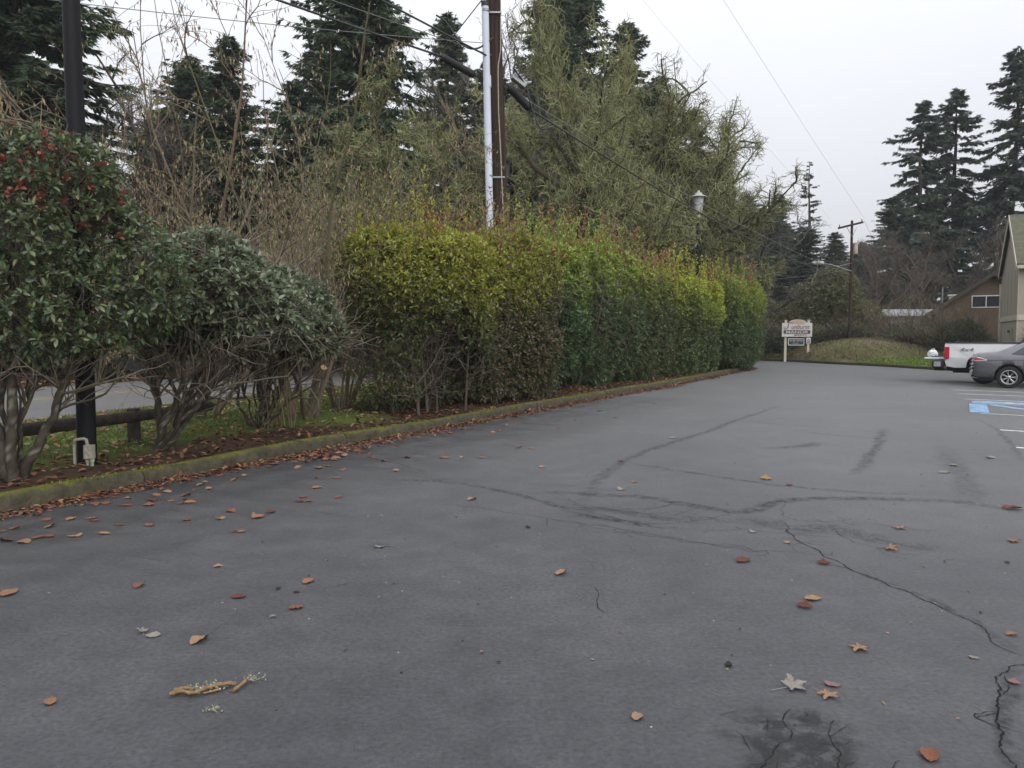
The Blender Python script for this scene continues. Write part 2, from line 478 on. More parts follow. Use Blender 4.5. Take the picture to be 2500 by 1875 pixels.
def leaves(g, pos, d, L, W, col, rng, fold=0.25, droop=0.0, six=False, mi=0, up=None, upmix=0.7):
    n = len(pos)
    L = np.broadcast_to(L, (n,))[:, None]; W = np.broadcast_to(W, (n,))[:, None]
    u = rng.normal(size=(n, 3)) * (1 - upmix) + (np.array([0, 0, 1.0]) if up is None else up) * upmix
    s = unit(np.cross(d, u)); nn = np.cross(s, d)
    tip = pos + d * L - nn * L * droop
    if six:
        V = np.stack([pos, pos + d * L * .3 + s * W * .46 + nn * W * fold, pos + d * L * .68 + s * W * .42 + nn * W * fold - nn * L * droop * .5, tip,
                      pos + d * L * .68 - s * W * .42 + nn * W * fold - nn * L * droop * .5, pos + d * L * .3 - s * W * .46 + nn * W * fold], 1)
        b = np.arange(n)[:, None] * 6
        F = np.concatenate([b + np.array([[0, 1, 2, 3]]), b + np.array([[0, 3, 4, 5]])])
        k = 6
    else:
        V = np.stack([pos, pos + d * L * .45 + s * W * .5 + nn * W * fold, tip, pos + d * L * .45 - s * W * .5 + nn * W * fold], 1)
        b = np.arange(n)[:, None] * 4
        F = np.concatenate([b + np.array([[0, 1, 2]]), b + np.array([[0, 2, 3]])])
        k = 4
    col = np.asarray(col, float)
    if col.ndim == 2: col = np.repeat(col, k, axis=0)
    g.add(V.reshape(-1, 3), F, col, mi)

def rosettes(p, a, n, tmin, tmax, spread, rng):
    """n leaves round each tip p with axis a -> positions, directions, tip index"""
    m = len(p)
    a = unit(a)
    u = unit(np.cross(a, rng.normal(size=a.shape))); v = np.cross(a, u)
    ph = (np.arange(n) * 2.4)[None] + rng.uniform(0, 6.28, (m, 1)) + rng.uniform(-.4, .4, (m, n))
    th = rng.uniform(tmin, tmax, (m, n))
    d = a[:, None] * np.cos(th)[..., None] + (u[:, None] * np.cos(ph)[..., None] + v[:, None] * np.sin(ph)[..., None]) * np.sin(th)[..., None]
    off = rng.uniform(-spread, 0, (m, n))[..., None]
    pos = p[:, None] + a[:, None] * off
    return pos.reshape(-1, 3), d.reshape(-1, 3), np.repeat(np.arange(m), n)

def jit(col, n, rng, v=0.25, hue=0.1):
    c = np.broadcast_to(np.asarray(col, float), (n, 3)).copy()
    c *= (1 + v * rng.uniform(-1, 1, (n, 1)))
    c *= (1 + hue * rng.uniform(-1, 1, (n, 3)))
    return np.clip(c, 0.002, 1)

def wob(p, s, seed=0.0):
    x, y, z = p[..., 0] * s + seed, p[..., 1] * s + seed * 1.7, p[..., 2] * s - seed
    return (np.sin(x + 1.3 * np.sin(y * 1.1)) + np.sin(y * 1.2 + 1.1 * np.sin(z * .9)) + np.sin(z * 1.1 + 1.2 * np.sin(x * .8))) / 3

def box(g, lo, hi, col=(.5, .5, .5), mi=0, Mx=None):
    x0, y0, z0 = lo; x1, y1, z1 = hi
    V = np.array([(x0, y0, z0), (x1, y0, z0), (x1, y1, z0), (x0, y1, z0), (x0, y0, z1), (x1, y0, z1), (x1, y1, z1), (x0, y1, z1)], float)
    if Mx is not None: V = np.array([tuple(Mx @ Vector(v)) for v in V])
    g.add(V, [(0, 3, 2, 1), (4, 5, 6, 7), (0, 1, 5, 4), (1, 2, 6, 5), (2, 3, 7, 6), (3, 0, 4, 7)], col, mi)

def bevel_box(name, lo, hi, m, parent=None, bev=0.01, seg=2):
    bm = bmesh.new()
    bmesh.ops.create_cube(bm, size=1)
    for v in bm.verts:
        v.co = Vector([(a + b) / 2 + c * (b - a) for a, b, c in zip(lo, hi, v.co)])
    bmesh.ops.bevel(bm, geom=bm.edges[:], offset=bev, segments=seg, affect='EDGES', profile=.6)
    me = bpy.data.meshes.new(name); bm.to_mesh(me); bm.free(); me.materials.append(m)
    return link(name, me, parent)

def lathe(name, prof, m, parent=None, seg=20, loc=(0, 0, 0), rot=None, smooth=True):
    prof = np.array(prof, float); K = len(prof)
    an = np.arange(seg) * 2 * PI / seg
    V = np.stack([prof[:, 0][:, None] * np.cos(an), prof[:, 0][:, None] * np.sin(an), np.repeat(prof[:, 1][:, None], seg, 1)], -1)
    if rot is not None:
        Rm = np.array(rot); V = V @ Rm.T
    k = np.arange(K - 1)[:, None]; j = np.arange(seg)[None]
    F = np.stack([k * seg + j, k * seg + (j + 1) % seg, (k + 1) * seg + (j + 1) % seg, (k + 1) * seg + j], -1).reshape(-1, 4)
    g = Geo(); g.add(V.reshape(-1, 3) + np.array(loc), F)
    return link(name, g.mesh(name, m, smooth), parent)

def resample(pts, step):
    pts = np.array(pts, float)
    # Catmull-Rom, then even spacing
    q = np.concatenate([[2 * pts[0] - pts[1]], pts, [2 * pts[-1] - pts[-2]]]); o = []
    for i in range(len(pts) - 1):
        p0, p1, p2, p3 = q[i:i + 4]
        for t in np.linspace(0, 1, 24, endpoint=False):
            o.append(.5 * (2 * p1 + (p2 - p0) * t + (2 * p0 - 5 * p1 + 4 * p2 - p3) * t * t + (3 * p1 - p0 - 3 * p2 + p3) * t ** 3))
    o.append(pts[-1]); o = np.array(o)
    s = np.concatenate([[0], np.cumsum(np.linalg.norm(np.diff(o, axis=0), axis=1))])
    n = max(2, int(s[-1] / step) + 1); ss = np.linspace(0, s[-1], n)
    return np.stack([np.interp(ss, s, o[:, k]) for k in range(o.shape[1])], 1)
def normals2(P):
    t = unit(np.gradient(P, axis=0)); return np.stack([-t[:, 1], t[:, 0]], 1)   # to the left of travel
def gridfaces(r, c):
    i = np.arange(r - 1)[:, None]; j = np.arange(c - 1)[None]
    return np.stack([i * c + j, i * c + j + 1, (i + 1) * c + j + 1, (i + 1) * c + j], -1).reshape(-1, 4)

# ================================================================== THE SETTING
KERB = [(-8.5, -5), (-6.6, 1.0), (-5.4, 4.2), (-4.43, 6.61), (-3.84, 7.89), (-3.2, 9.17), (-2.57, 10.45), (-1.85, 11.69), (-1.21, 12.87), (-0.05, 15.1), (1.53, 17.9),
        (3.88, 22.05), (6.26, 26.6), (9.12, 32.1), (10.6, 34.8), (11.3, 37.0), (11.0, 38.8), (9.6, 40.2), (7.0, 41.6)]
FARKERB = [(7.5, 51.2), (11, 50.7), (13.2, 49.8), (14.57, 48.35), (16.2, 45.6), (17.3, 41.6), (18.3, 38.6), (18.84, 35.4), (19.3, 33.4), (20.8, 31.6), (28, 27.5), (36, 23)]
STREET = [(-17, -12), (-14.2, -2), (-11.6, 6), (-8.9, 13.8), (-7.0, 19.3), (-4.8, 25), (-1.6, 32), (2.2, 39), (6.2, 45.4), (14, 58), (26, 76), (45, 104)]
kp = resample(KERB, 0.25)
kn = normals2(kp)
fp = resample(FARKERB, 0.4)
fn = normals2(fp)
sp = resample(STREET, 0.6)
sn = normals2(sp)

# terrain out to the horizon
def build_terrain():
    g = Geo()
    r = np.concatenate([[0], np.geomspace(6, 900, 40)]); a = np.linspace(0, 2 * PI, 65)
    X = r[:, None] * np.cos(a); Y = r[:, None] * np.sin(a) + 30
    Z = np.full_like(X, -0.1) + np.where(r[:, None] > 120, (r[:, None] - 120) * 0.006, 0)
    V = np.stack([X, Y, Z], -1).reshape(-1, 3)
    rng = np.random.default_rng(3)
    c = np.where(wob(V, .15)[:, None] > 0, np.array([[.062, .055, .03]]), np.array([[.045, .055, .022]])) * (1 + .2 * rng.uniform(-1, 1, (len(V), 1)))
    g.add(V, gridfaces(*X.shape), c)
    tag(link('terrain', g.mesh('terrain', M['groundcol'], True)), kind='structure')
build_terrain()

# parking lot: one sheet of asphalt between the two kerbs
def build_lot():
    out_ = [tuple(p) for p in kp] + [(4.2, 46.5)] + [tuple(p) for p in fp] + [(42, 12), (40, -12), (-8.5, -12)]
    bm = bmesh.new()
    vs = [bm.verts.new((x, y, 0)) for x, y in out_]
    f = bm.faces.new(vs)
    bmesh.ops.triangulate(bm, faces=[f], ngon_method='EAR_CLIP')
    bmesh.ops.recalc_face_normals(bm, faces=bm.faces[:])
    if bm.faces[0].normal.z < 0: bmesh.ops.reverse_faces(bm, faces=bm.faces[:])
    me = bpy.data.meshes.new('parking_lot'); bm.to_mesh(me); bm.free(); me.materials.append(M['lot'])
    return tag(link('parking_lot', me), kind='structure')
lot = build_lot()

# street beyond the verge
def strip(name, P, n, offs, zs, m, colf=None, parent=None, smooth=True):
    g = Geo()
    V = np.stack([np.concatenate([P + n * o, np.full((len(P), 1), z)], 1) for o, z in zip(offs, zs)], 1)
    c = (.5, .5, .5) if colf is None else colf(V.reshape(-1, 3))
    g.add(V.reshape(-1, 3), gridfaces(V.shape[0], V.shape[1])[:, ::-1], c)
    return link(name, g.mesh(name, m, smooth), parent)
street = tag(strip('street', sp, sn, [0, 2, 4, 6, 8.2], [-.03, .0, .01, .0, -.03], M['street']), kind='structure')
strip('yellow_line', sp, sn, [3.75, 3.87], [.0145, .0145], M['yellow_paint'], parent=street)
strip('yellow_line', sp, sn, [4.12, 4.24], [.0145, .0145], M['yellow_paint'], parent=street)

# verge between kerb and street (mulch bed along the kerb, grass behind)
rngG = np.random.default_rng(11)
i0 = 6
def build_verge():
    g = Geo()
    A = kp + kn * 0.17
    # matching point on the street edge for every kerb point
    dd = ((A[:, None, :] - sp[None]) ** 2).sum(-1); B = sp[dd.argmin(1)]
    for _ in range(6):
        B[1:-1] = (B[:-2] + B[1:-1] * 2 + B[2:]) / 4
    ts = np.concatenate([np.linspace(0, .35, 10)[:-1], np.linspace(.35, 1, 16)])
    V = A[:, None, :] * (1 - ts)[None, :, None] + B[:, None, :] * ts[None, :, None]
    w_ = np.linalg.norm(B - A, axis=1)[:, None] * ts[None]
    P3 = np.concatenate([V, np.zeros(V.shape[:2] + (1,))], -1)
    z = 0.12 + 0.05 * np.sin(np.minimum(w_, 2) * 1.2) * np.minimum(w_, 1) + .025 * wob(P3, 2.1) * np.minimum(w_ * 2, 1)
    z = z * (1 - ts ** 4) + ts ** 4 * -0.02
    P3[..., 2] = z
    edge = 1.25 + .5 * wob(P3, .9, 2.0) + 1.6 * np.clip((P3[..., 1] - 12.8) / 1.5, 0, 1)
    bed = np.clip((edge - w_) / .5, 0, 1)[..., None]
    gr = np.array([.075, .105, .025]) * (1 + .35 * wob(P3, 1.7, 5)[..., None])
    so_ = np.array([.05, .032, .02]) * (1 + .3 * wob(P3, 3.0, 8)[..., None])
    col = so_ * bed + gr * (1 - bed)
    col = col.reshape(-1, 3) * rngG.uniform(.8, 1.2, (P3.shape[0] * P3.shape[1], 1))
    g.add(P3.reshape(-1, 3), gridfaces(*P3.shape[:2])[:, ::-1], col)
    tag(link('grass_verge', g.mesh('grass_verge', M['groundcol'], True)), kind='structure')
    return P3, w_, bed[..., 0]
VP, VW, VB = build_verge()
def verge_sample(n, rng, ymin=4, ymax=42):
    """random points on the verge with their 'bed' share"""
    o = []; b_ = []
    while sum(map(len, o)) < n:
        i = rng.integers(0, VP.shape[0] - 1, n); j = rng.uniform(0, 1, n) ** .8 * (VP.shape[1] - 1.001); jj = j.astype(int); f = (j - jj)[:, None]; h = rng.uniform(0, 1, n)[:, None]
        p = (VP[i, jj] * (1 - f) + VP[i, jj + 1] * f) * (1 - h) + (VP[i + 1, jj] * (1 - f) + VP[i + 1, jj + 1] * f) * h
        bb = VB[i, jj]
        k = (p[:, 1] > ymin) & (p[:, 1] < ymax)
        o.append(p[k]); b_.append(bb[k])
    return np.concatenate(o)[:n], np.concatenate(b_)[:n]

# kerbs: cast concrete, rounded nose, moss on the top
def build_kerb(name, P, n, h, mossy, lab=None):
    g = Geo(); rng = np.random.default_rng(5)
    prof = [(0, -.05, .3), (0.005, h * .55, 0.2), (.02, h * .82, .36), (.05, h * .97, .48), (.1, h, .55), (.16, h * .99, .55), (.175, h * .7, .4), (.18, -.05, .2)]
    V = []; c = []
    for (o, z, ms) in prof:
        q = np.concatenate([P + n * o, np.full((len(P), 1), z)], 1)
        q[:, 2] += .010 * wob(q, 2.3) * (z > 0); q[:, :2] += n * (.008 * wob(q, 3.1, 4)[:, None] + .012 * wob(q, .7, 1)[:, None])
        V.append(q); c.append(np.full((len(P), 3), ms * mossy))
    V = np.stack(V, 1); c = np.stack(c, 1)
    V[..., 2] += (.012 * np.array(wob(V[:, 4], 1.1, 6)))[:, None] * (V[..., 2] > .05)
    root = bpy.data.objects.new(name, None); C.objects.link(root); tag(root, kind='structure')
    seg = 13; k = 0                                   # cast lengths with open joints between them
    while k < len(P) - 2:
        e = min(k + seg + int(rng.integers(-2, 3)), len(P) - 1); W = V[k:e + 1].copy()
        dz = rng.normal() * .004
        W[..., 2] += dz; t0 = unit(W[1] - W[0]); t1 = unit(W[-1] - W[-2]); W[0] += t0 * .006; W[-1] -= t1 * .006
        g = Geo(); m_ = W.shape[1]
        g.add(W.reshape(-1, 3), gridfaces(*W.shape[:2])[:, ::-1], c[k:e + 1].reshape(-1, 3))
        g.add(W[0], [list(range(m_))], c[k]); g.add(W[-1], [list(range(m_))[::-1]], c[e])
        link('kerb_length', g.mesh('kerb_length', M['kerb'], True), root); k = e
    return root
kerb = build_kerb('kerb', kp, kn, 0.155, 1.0)
farkerb = build_kerb('kerb', fp, fn, 0.14, .9)

# tufts of moss growing on the kerb top
def kerb_moss():
    rng = np.random.default_rng(21); g = Geo(); n = 9000
    i = rng.integers(0, 150, n); o = rng.uniform(.03, .175, n)
    p = kp[i] + (kp[i + 1] - kp[i]) * rng.uniform(0, 1, (n, 1)) + kn[i] * o[:, None]
    p = np.concatenate([p, np.full((n, 1), .14)], 1); p[:, 2] += .010 * wob(p, 2.3)
    k = wob(p, 1.6, 3) + wob(p, 5.0, 1) * .6 + rng.normal(size=n) * .25 > .1; p = p[k]; n = len(p)
    d = unit(rng.normal(size=(n, 3)) * .6 + np.array([0, 0, 1.0]))
    leaves(g, p, d, rng.uniform(.015, .04, n), rng.uniform(.012, .025, n), jit((.15, .155, .02), n, rng, .4, .15), rng, mi=0)
    o = tag(link('moss', g.mesh('moss', M['moss']), kerb), kind='stuff')
kerb_moss()

# mound and lawn behind the far kerb
def hm(x, y, d):
    z = .13 + .035 * np.minimum(d, 6) + 0.98 * np.exp(-(((x - 20.9) / 3.7) ** 2 + ((y - 46.4) / 4.2) ** 2) ** 1.2)
    return np.where(d < .25, .12, z)
def build_mound():
    g = Geo(); A = fp + fn * .17
    far = np.array([(6, 120), (14, 120), (24, 120), (36, 120), (50, 118), (64, 112), (74, 100), (80, 80), (80, 60), (80, 45), (80, 30), (75, 15)], float)
    s = np.linspace(0, 1, len(far)); s2 = np.linspace(0, 1, len(A))
    B = np.stack([np.interp(s2, s, far[:, 0]), np.interp(s2, s, far[:, 1])], 1)
    ts = np.linspace(0, 1, 60) ** 2.2
    V = A[:, None] * (1 - ts)[None, :, None] + B[:, None] * ts[None, :, None]
    w_ = np.linalg.norm(B - A, axis=1)[:, None] * ts[None]
    z = hm(V[..., 0], V[..., 1], w_)
    P3 = np.concatenate([V, z[..., None]], -1)
    P3[..., 2] += .04 * wob(P3, 1.3) * np.minimum(w_, 1)
    lawn = np.clip((V[..., 0] - 18.0 - .6 * wob(P3, .8)) / 1.2, 0, 1) * np.clip((40.5 - V[..., 1]) / 2, 0, 1)
    green = np.array([.095, .105, .04]); dry = np.array([.14, .115, .075]); wood = np.array([.06, .05, .03])
    dm = (np.clip(wob(P3, 1.1, 3) * 1.6 + .35, 0, 1) * np.exp(-(((V[..., 0] - 20) / 3.5) ** 2 + ((V[..., 1] - 43.5) / 5) ** 2)))[..., None]
    dm = np.clip(dm * 1.5, 0, 1); col = green * (1 - dm) + dry * dm
    far_ = np.clip((w_ - 7) / 4, 0, 1)[..., None]
    col = col * (1 - far_) + wood * far_
    col = col * (1 - lawn[..., None]) + np.array([.11, .16, .025]) * lawn[..., None]
    col = (col * (1 + .25 * wob(P3, 2.9, 7)[..., None])).reshape(-1, 3) * rngG.uniform(.82, 1.18, (V.shape[0] * V.shape[1], 1))
    g.add(P3.reshape(-1, 3), gridfaces(*P3.shape[:2])[:, ::-1], col)
    tag(link('lawn_mound', g.mesh('lawn_mound', M['groundcol'], True)), kind='structure')
build_mound()
def mound_z(x, y):
    d = np.sqrt(((fp + fn * .17 - np.array([x, y])) ** 2).sum(1)).min()
    return float(hm(np.array(x), np.array(y), np.array(d)))

# painted bay lines and the blue accessible bay, on the asphalt
def quad_strip(name, a, b, wd, m, z=.004, parent=None):
    a = np.array(a, float); b = np.array(b, float); t = unit(b - a); n = np.array([-t[1], t[0]]) * wd / 2
    k = max(2, int(np.linalg.norm(b - a) / .4)); tt = np.linspace(0, 1, k)[:, None]
    P = a * (1 - tt) + b * tt
    V = np.stack([np.concatenate([P - n, np.full((k, 1), z)], 1), np.concatenate([P + n, np.full((k, 1), z)], 1)], 1)
    g = Geo(); g.add(V.reshape(-1, 3), gridfaces(k, 2)[:, ::-1])
    return link(name, g.mesh(name, m), parent or lot)
DS = unit(np.array([.80, -.60]))
for (x, y) in [(12.55, 21.95), (11.85, 20.5), (11.0, 18.75), (8.0, 12.61), (6.97, 10.62), (5.6, 8.0)]:
    quad_strip('bay_line', (x, y), np.array((x, y)) + DS * 5.2, .1, M['white_paint'])
# blue bay: broad front bar, hatched access aisle
o0 = np.array((10.95, 18.35)); AX = unit(np.array([-.5, -.86]))
quad_strip('blue_bar', o0 + AX * .38, o0 + AX * .38 + DS * 5.0, .62, M['blue_paint'], .005)
quad_strip('white_bar', o0 + AX * .85, o0 + AX * .85 + DS * 5.0, .06, M['white_paint'], .006)
c0 = o0 + AX * 1.05
quad_strip('blue_bar', c0 + DS * .1, c0 + AX * 2.25 + DS * .1, .34, M['blue_paint'], .0055)
for k in range(4):
    quad_strip('hatch_bar', c0 + DS * (.35 + 1.2 * k), c0 + DS * (1.75 + 1.2 * k) + AX * 2.2, .22, M['blue_paint'], .005)
quad_strip('bay_line', c0 + AX * 2.4 + DS * .1, c0 + AX * 2.4 + DS * 5.0, .07, M['white_paint'], .0042)
# wheelchair mark in white on the blue bar
def wheelchair():
    g = Geo()
    def ring(cx, cy, r0, r1, a0, a1, n=22):
        a = np.linspace(a0, a1, n)
        V = np.stack([np.stack([cx + r * np.cos(a), cy + r * np.sin(a), np.zeros(n)], 1) for r in (r0, r1)], 1)
        g.add(V.reshape(-1, 3), gridfaces(n, 2)[:, ::-1])
    def bar(a, b, wd):
        a = np.array(a, float); b = np.array(b, float); t = unit(b - a); n = np.array([-t[1], t[0]]) * wd / 2
        g.add([(*(a - n), 0), (*(b - n), 0), (*(b + n), 0), (*(a + n), 0)], [(0, 1, 2, 3)])
    ring(0, 0, .17, .24, R(150), R(390)); ring(.0, .52, .0, .075, 0, 2 * PI)
    bar((0, .42), (.02, .12), .09); bar((.02, .14), (.25, .14), .08); bar((.25, .16), (.36, -.12), .08); bar((.34, -.1), (.44, -.08), .06); bar((.0, .32), (.2, .3), .06)
    o = link('wheelchair_mark', g.mesh('wheelchair_mark', M['white_paint']), lot)
    p = o0 + AX * .35 + DS * 1.25
    o.location = (p[0], p[1], .0085); o.rotation_euler = (0, 0, math.atan2(AX[1], AX[0]) + PI / 2); o.scale = (2.6, .62, 1)
wheelchair()

# cracks and tar-soaked seams in the asphalt (ground positions in metres)
CRACKS=[
 (0.02,[(2.27, 6.35), (2.19, 6.02), (2.15, 5.74), (2.19, 5.55), (2.21, 5.24), (2.27, 4.95), (2.35, 4.74), (2.41, 4.5), (2.47, 4.23), (2.5, 4.06), (2.46, 3.88), (2.44, 3.73), (2.51, 3.62)]),
 (0.022,[(2.5, 3.56), (2.36, 3.52), (2.24, 3.44), (2.15, 3.35), (2.08, 3.21), (2.0, 3.09), (1.93, 2.94), (1.86, 2.84), (1.83, 2.74), (1.77, 2.6), (1.66, 2.42)]),
 (0.016,[(1.13, 3.13), (1.12, 3.07), (1.09, 3.0), (1.09, 2.94), (1.04, 2.87), (0.98, 2.79), (0.91, 2.68), (0.83, 2.52)]),
 (0.016,[(1.32, 3.02), (1.28, 2.91), (1.23, 2.84), (1.2, 2.74), (1.15, 2.65), (1.11, 2.52)]),
 (0.014,[(-0.62, 7.02), (-0.23, 6.83), (0.29, 6.48), (0.66, 6.24), (1.0, 6.02), (1.28, 5.81), (1.55, 5.61), (1.71, 5.49), (1.97, 5.47), (2.14, 5.37)]),
 (0.012,[(0.27, 7.02), (0.52, 6.87), (0.88, 6.48), (1.12, 6.29), (1.44, 6.35), (1.78, 6.48), (2.05, 6.35), (2.27, 6.35)]),
 (0.012,[(0.42, 7.32), (0.65, 7.02), (1.0, 6.74), (1.34, 6.61), (1.67, 6.51), (2.0, 6.68)]),
 (0.012,[(0.51, 6.32), (0.82, 6.02), (1.12, 5.88), (1.36, 5.68), (1.61, 5.64)]),
 (0.012,[(2.59, 7.22), (2.41, 6.83), (2.32, 6.48), (2.42, 6.4), (2.63, 6.35), (2.92, 6.48)]),
 (0.01,[(2.59, 6.16), (2.55, 5.81), (2.68, 5.55), (2.76, 5.37), (2.93, 5.4)]),
 (0.01,[(-1.14, 4.63), (-1.09, 4.74), (-1.01, 4.78)]),
 (0.01,[(-1.05, 5.49), (-0.93, 5.58), (-0.8, 5.61)]),
 (0.012,[(0.52, 4.67), (0.53, 4.5), (0.5, 4.35), (0.51, 4.2)]),
]
STAINS=[
 (0.16,0.8,[(5.96, 17.06), (4.25, 14.3), (3.05, 12.25), (2.2, 10.94), (1.57, 9.88), (1.07, 8.7), (0.78, 7.65), (0.66, 7.02)]),
 (0.18,0.8,[(6.22, 12.87), (5.2, 10.94), (4.3, 9.34), (3.75, 8.47)]),
 (0.12,0.7,[(1.33, 9.41), (1.71, 9.01), (2.06, 8.64), (2.37, 8.28), (2.67, 7.99), (3.06, 7.75), (3.53, 7.54), (4.04, 7.47)]),
 (0.2,1,[(0.25, 7.65), (0.79, 7.47), (1.3, 7.32), (1.66, 6.98), (2.0, 6.7), (2.28, 6.92), (2.54, 7.18), (2.87, 7.26), (3.49, 7.26), (4.11, 7.12), (4.46, 6.74)]),
 (0.12,0.7,[(-1.22, 8.22), (-0.71, 8.09), (-0.22, 7.75), (0.24, 7.22), (0.58, 6.65), (0.87, 6.4), (1.21, 6.16), (1.48, 6.19)]),
 (0.35,0.55,[(1.99, 6.65), (2.12, 6.32), (2.27, 6.09), (2.59, 6.16), (2.72, 5.88), (2.91, 5.61), (3.22, 5.55)]),
 (0.25,0.6,[(0.31, 7.02), (0.8, 6.83), (1.24, 6.51), (1.67, 6.35)]),
 (0.22,0.6,[(0.54, 6.68), (0.94, 6.35), (1.29, 6.16)]),
 (0.3,0.7,[(3.4, 10.58), (3.96, 10.71), (4.54, 11.18)]),
 (0.1,0.7,[(4.64, 12.55), (5.0, 11.97), (5.42, 11.64), (5.88, 11.43)]),
 (0.08,0.5,[(3.16, 14.07), (4.13, 13.92), (4.76, 13.34), (5.4, 12.93)]),
 (0.1,0.6,[(8.63, 14.3), (8.08, 12.87), (7.36, 11.43), (6.23, 9.34)]),
 (0.35,0.4,[(6.09, 10.94), (5.37, 9.34), (4.69, 7.89), (4.11, 6.83)]),
 (0.12,0.9,[(1.12, 3.07), (0.98, 2.87), (0.85, 2.63)]),
 (0.16,1,[(1.2, 3.13), (1.16, 2.94), (1.08, 2.74), (0.97, 2.52)]),
 (0.13,0.9,[(1.29, 2.96), (1.19, 2.74), (1.11, 2.52)]),
 (0.14,0.7,[(1.12, 3.11), (1.24, 3.07), (1.33, 3.0)]),
 (0.1,0.8,[(2.35, 3.54), (2.16, 3.3), (1.98, 3.02), (1.82, 2.74), (1.71, 2.52)]),
 (0.07,0.6,[(2.29, 5.0), (2.41, 4.63), (2.49, 4.27), (2.5, 4.0), (2.49, 3.71)]),
 (0.06,0.4,[(-2.33, 10.28), (-1.44, 9.34), (-0.79, 8.41)]),
 (0.09,0.4,[(0.78, 3.32), (0.82, 3.21), (0.88, 3.14)]),
 (0.18,0.5,[(-1.05, 5.49), (-0.97, 5.61), (-0.81, 5.64)]),
 (0.18,0.35,[(-1.18, 8.28), (-0.91, 8.15), (-0.63, 8.28)]),
 (0.5,0.9,[(15.17, 26.0), (15.03, 24.99), (14.91, 24.06)]),
]
OVAL=[ (-2.31,4.7,"r",0.11),(-1.59,3.84,"t",0.13),(-1.62,4.49,"d",0.1),(-1.28,4.78,"o",0.11),(-1.23,4.31,"r",0.1),(0.32,4.95,"t",0.12),(1.59,5.23,"d",0.13),(1.77,4.46,"y",0.12),(2.74,8.25,"y",0.15),(1.54,2.76,"r",0.11),(4.47,6.83,"d",0.2),(2.59,3.92,"o",0.07),(-2.47,6.72,"r",0.12),(-2.16,6.5,"o",0.15),(-2.46,6.45,"y",0.1),(-2.73,6.4,"r",0.1),(-2.95,6.22,"r",0.11),(-3.21,6.24,"r",0.09),(-3.49,6.38,"r",0.1),(-3.72,6.43,"y",0.13),(-3.9,6.4,"r",0.12),(-3.37,5.88,"y",0.12),(-3.57,5.86,"r",0.12),(-3.65,5.7,"o",0.14),(-3.81,5.74,"d",0.13),(-3.18,5.96,"y",0.11),(-3.99,6.12,"r",0.1),(-2.98,7.08,"o",0.12),(-3.18,7.14,"o",0.08),(-3.06,7.72,"y",0.11),(-1.98,7.77,"o",0.12),(-2,7.32,"r",0.12),(-1.98,7.12,"d",0.1),(-2.25,8.95,"o",0.16),(-1.9,8.3,"r",0.12),(-1.76,9.7,"r",0.14),(-1.33,8.76,"t",0.12),(-1.95,8.82,"o",0.13),(1.29,8.09,"o",0.1),(1.33,9.41,"d",0.1),(-2.07,14.3,"t",0.1),(0.28,10.49,"t",0.12),(0.36,9.01,"t",0.12),(-0.39,9.7,"o",0.14),(0.09,10.58,"o",0.13),(-0.85,9.7,"o",0.16),(-0.38,7.22,"t",0.12),(2.06,5.7,"t",0.08),(3.77,5.74,"o",0.12),(-2.14,6.02,"o",0.09),(-1.95,3.18,"o",0.08),(-3.02,4.56,"o",0.15),(1.67,4.33,"d",0.1),(2.12,5.17,"d",0.1),(-1.97,5.1,"t",0.07),(0.51,3.05,"t",0.07),(2.24,3.36,"p",0.06),(1.42,3.34,"p",0.08),(2.87,7.92,"d",0.1),(3.38,5.19,"k",0.05),(-1.43,4.65,"k",0.05),(-1.3,4.58,"k",0.05),(-1.85,3.9,"w",0.08),(2.22,3.63,"w",0.05),(1.1,7.7,"w",0.12),(2.43,11.59,"w",0.14),(1.9,6.02,"w",0.08),(1.02,3.55,"k",0.06),(6.04,9.7,"w",0.16),(5.26,9.14,"w",0.14),(4.87,8.64,"w",0.13),(0.13,6.16,"k",0.07),(-2.19,6.02,"d",0.07),(-0.97,5.58,"w",0.08) ]
MAPLE=[ (1.72,3.74,"t",0.14),(1.24,3.32,"w",0.17),(1.36,3.24,"t",0.13),(2.75,5.53,"t",0.16),(3.11,6.13,"p",0.17),(-1.93,3.96,"w",0.1),(-1.32,4.18,"w",0.06) ]
def jag(P, step, amp, rng):
    P = resample(P, step); n = normals2(P)
    return P + n * (amp * rng.normal(size=(len(P), 1)))
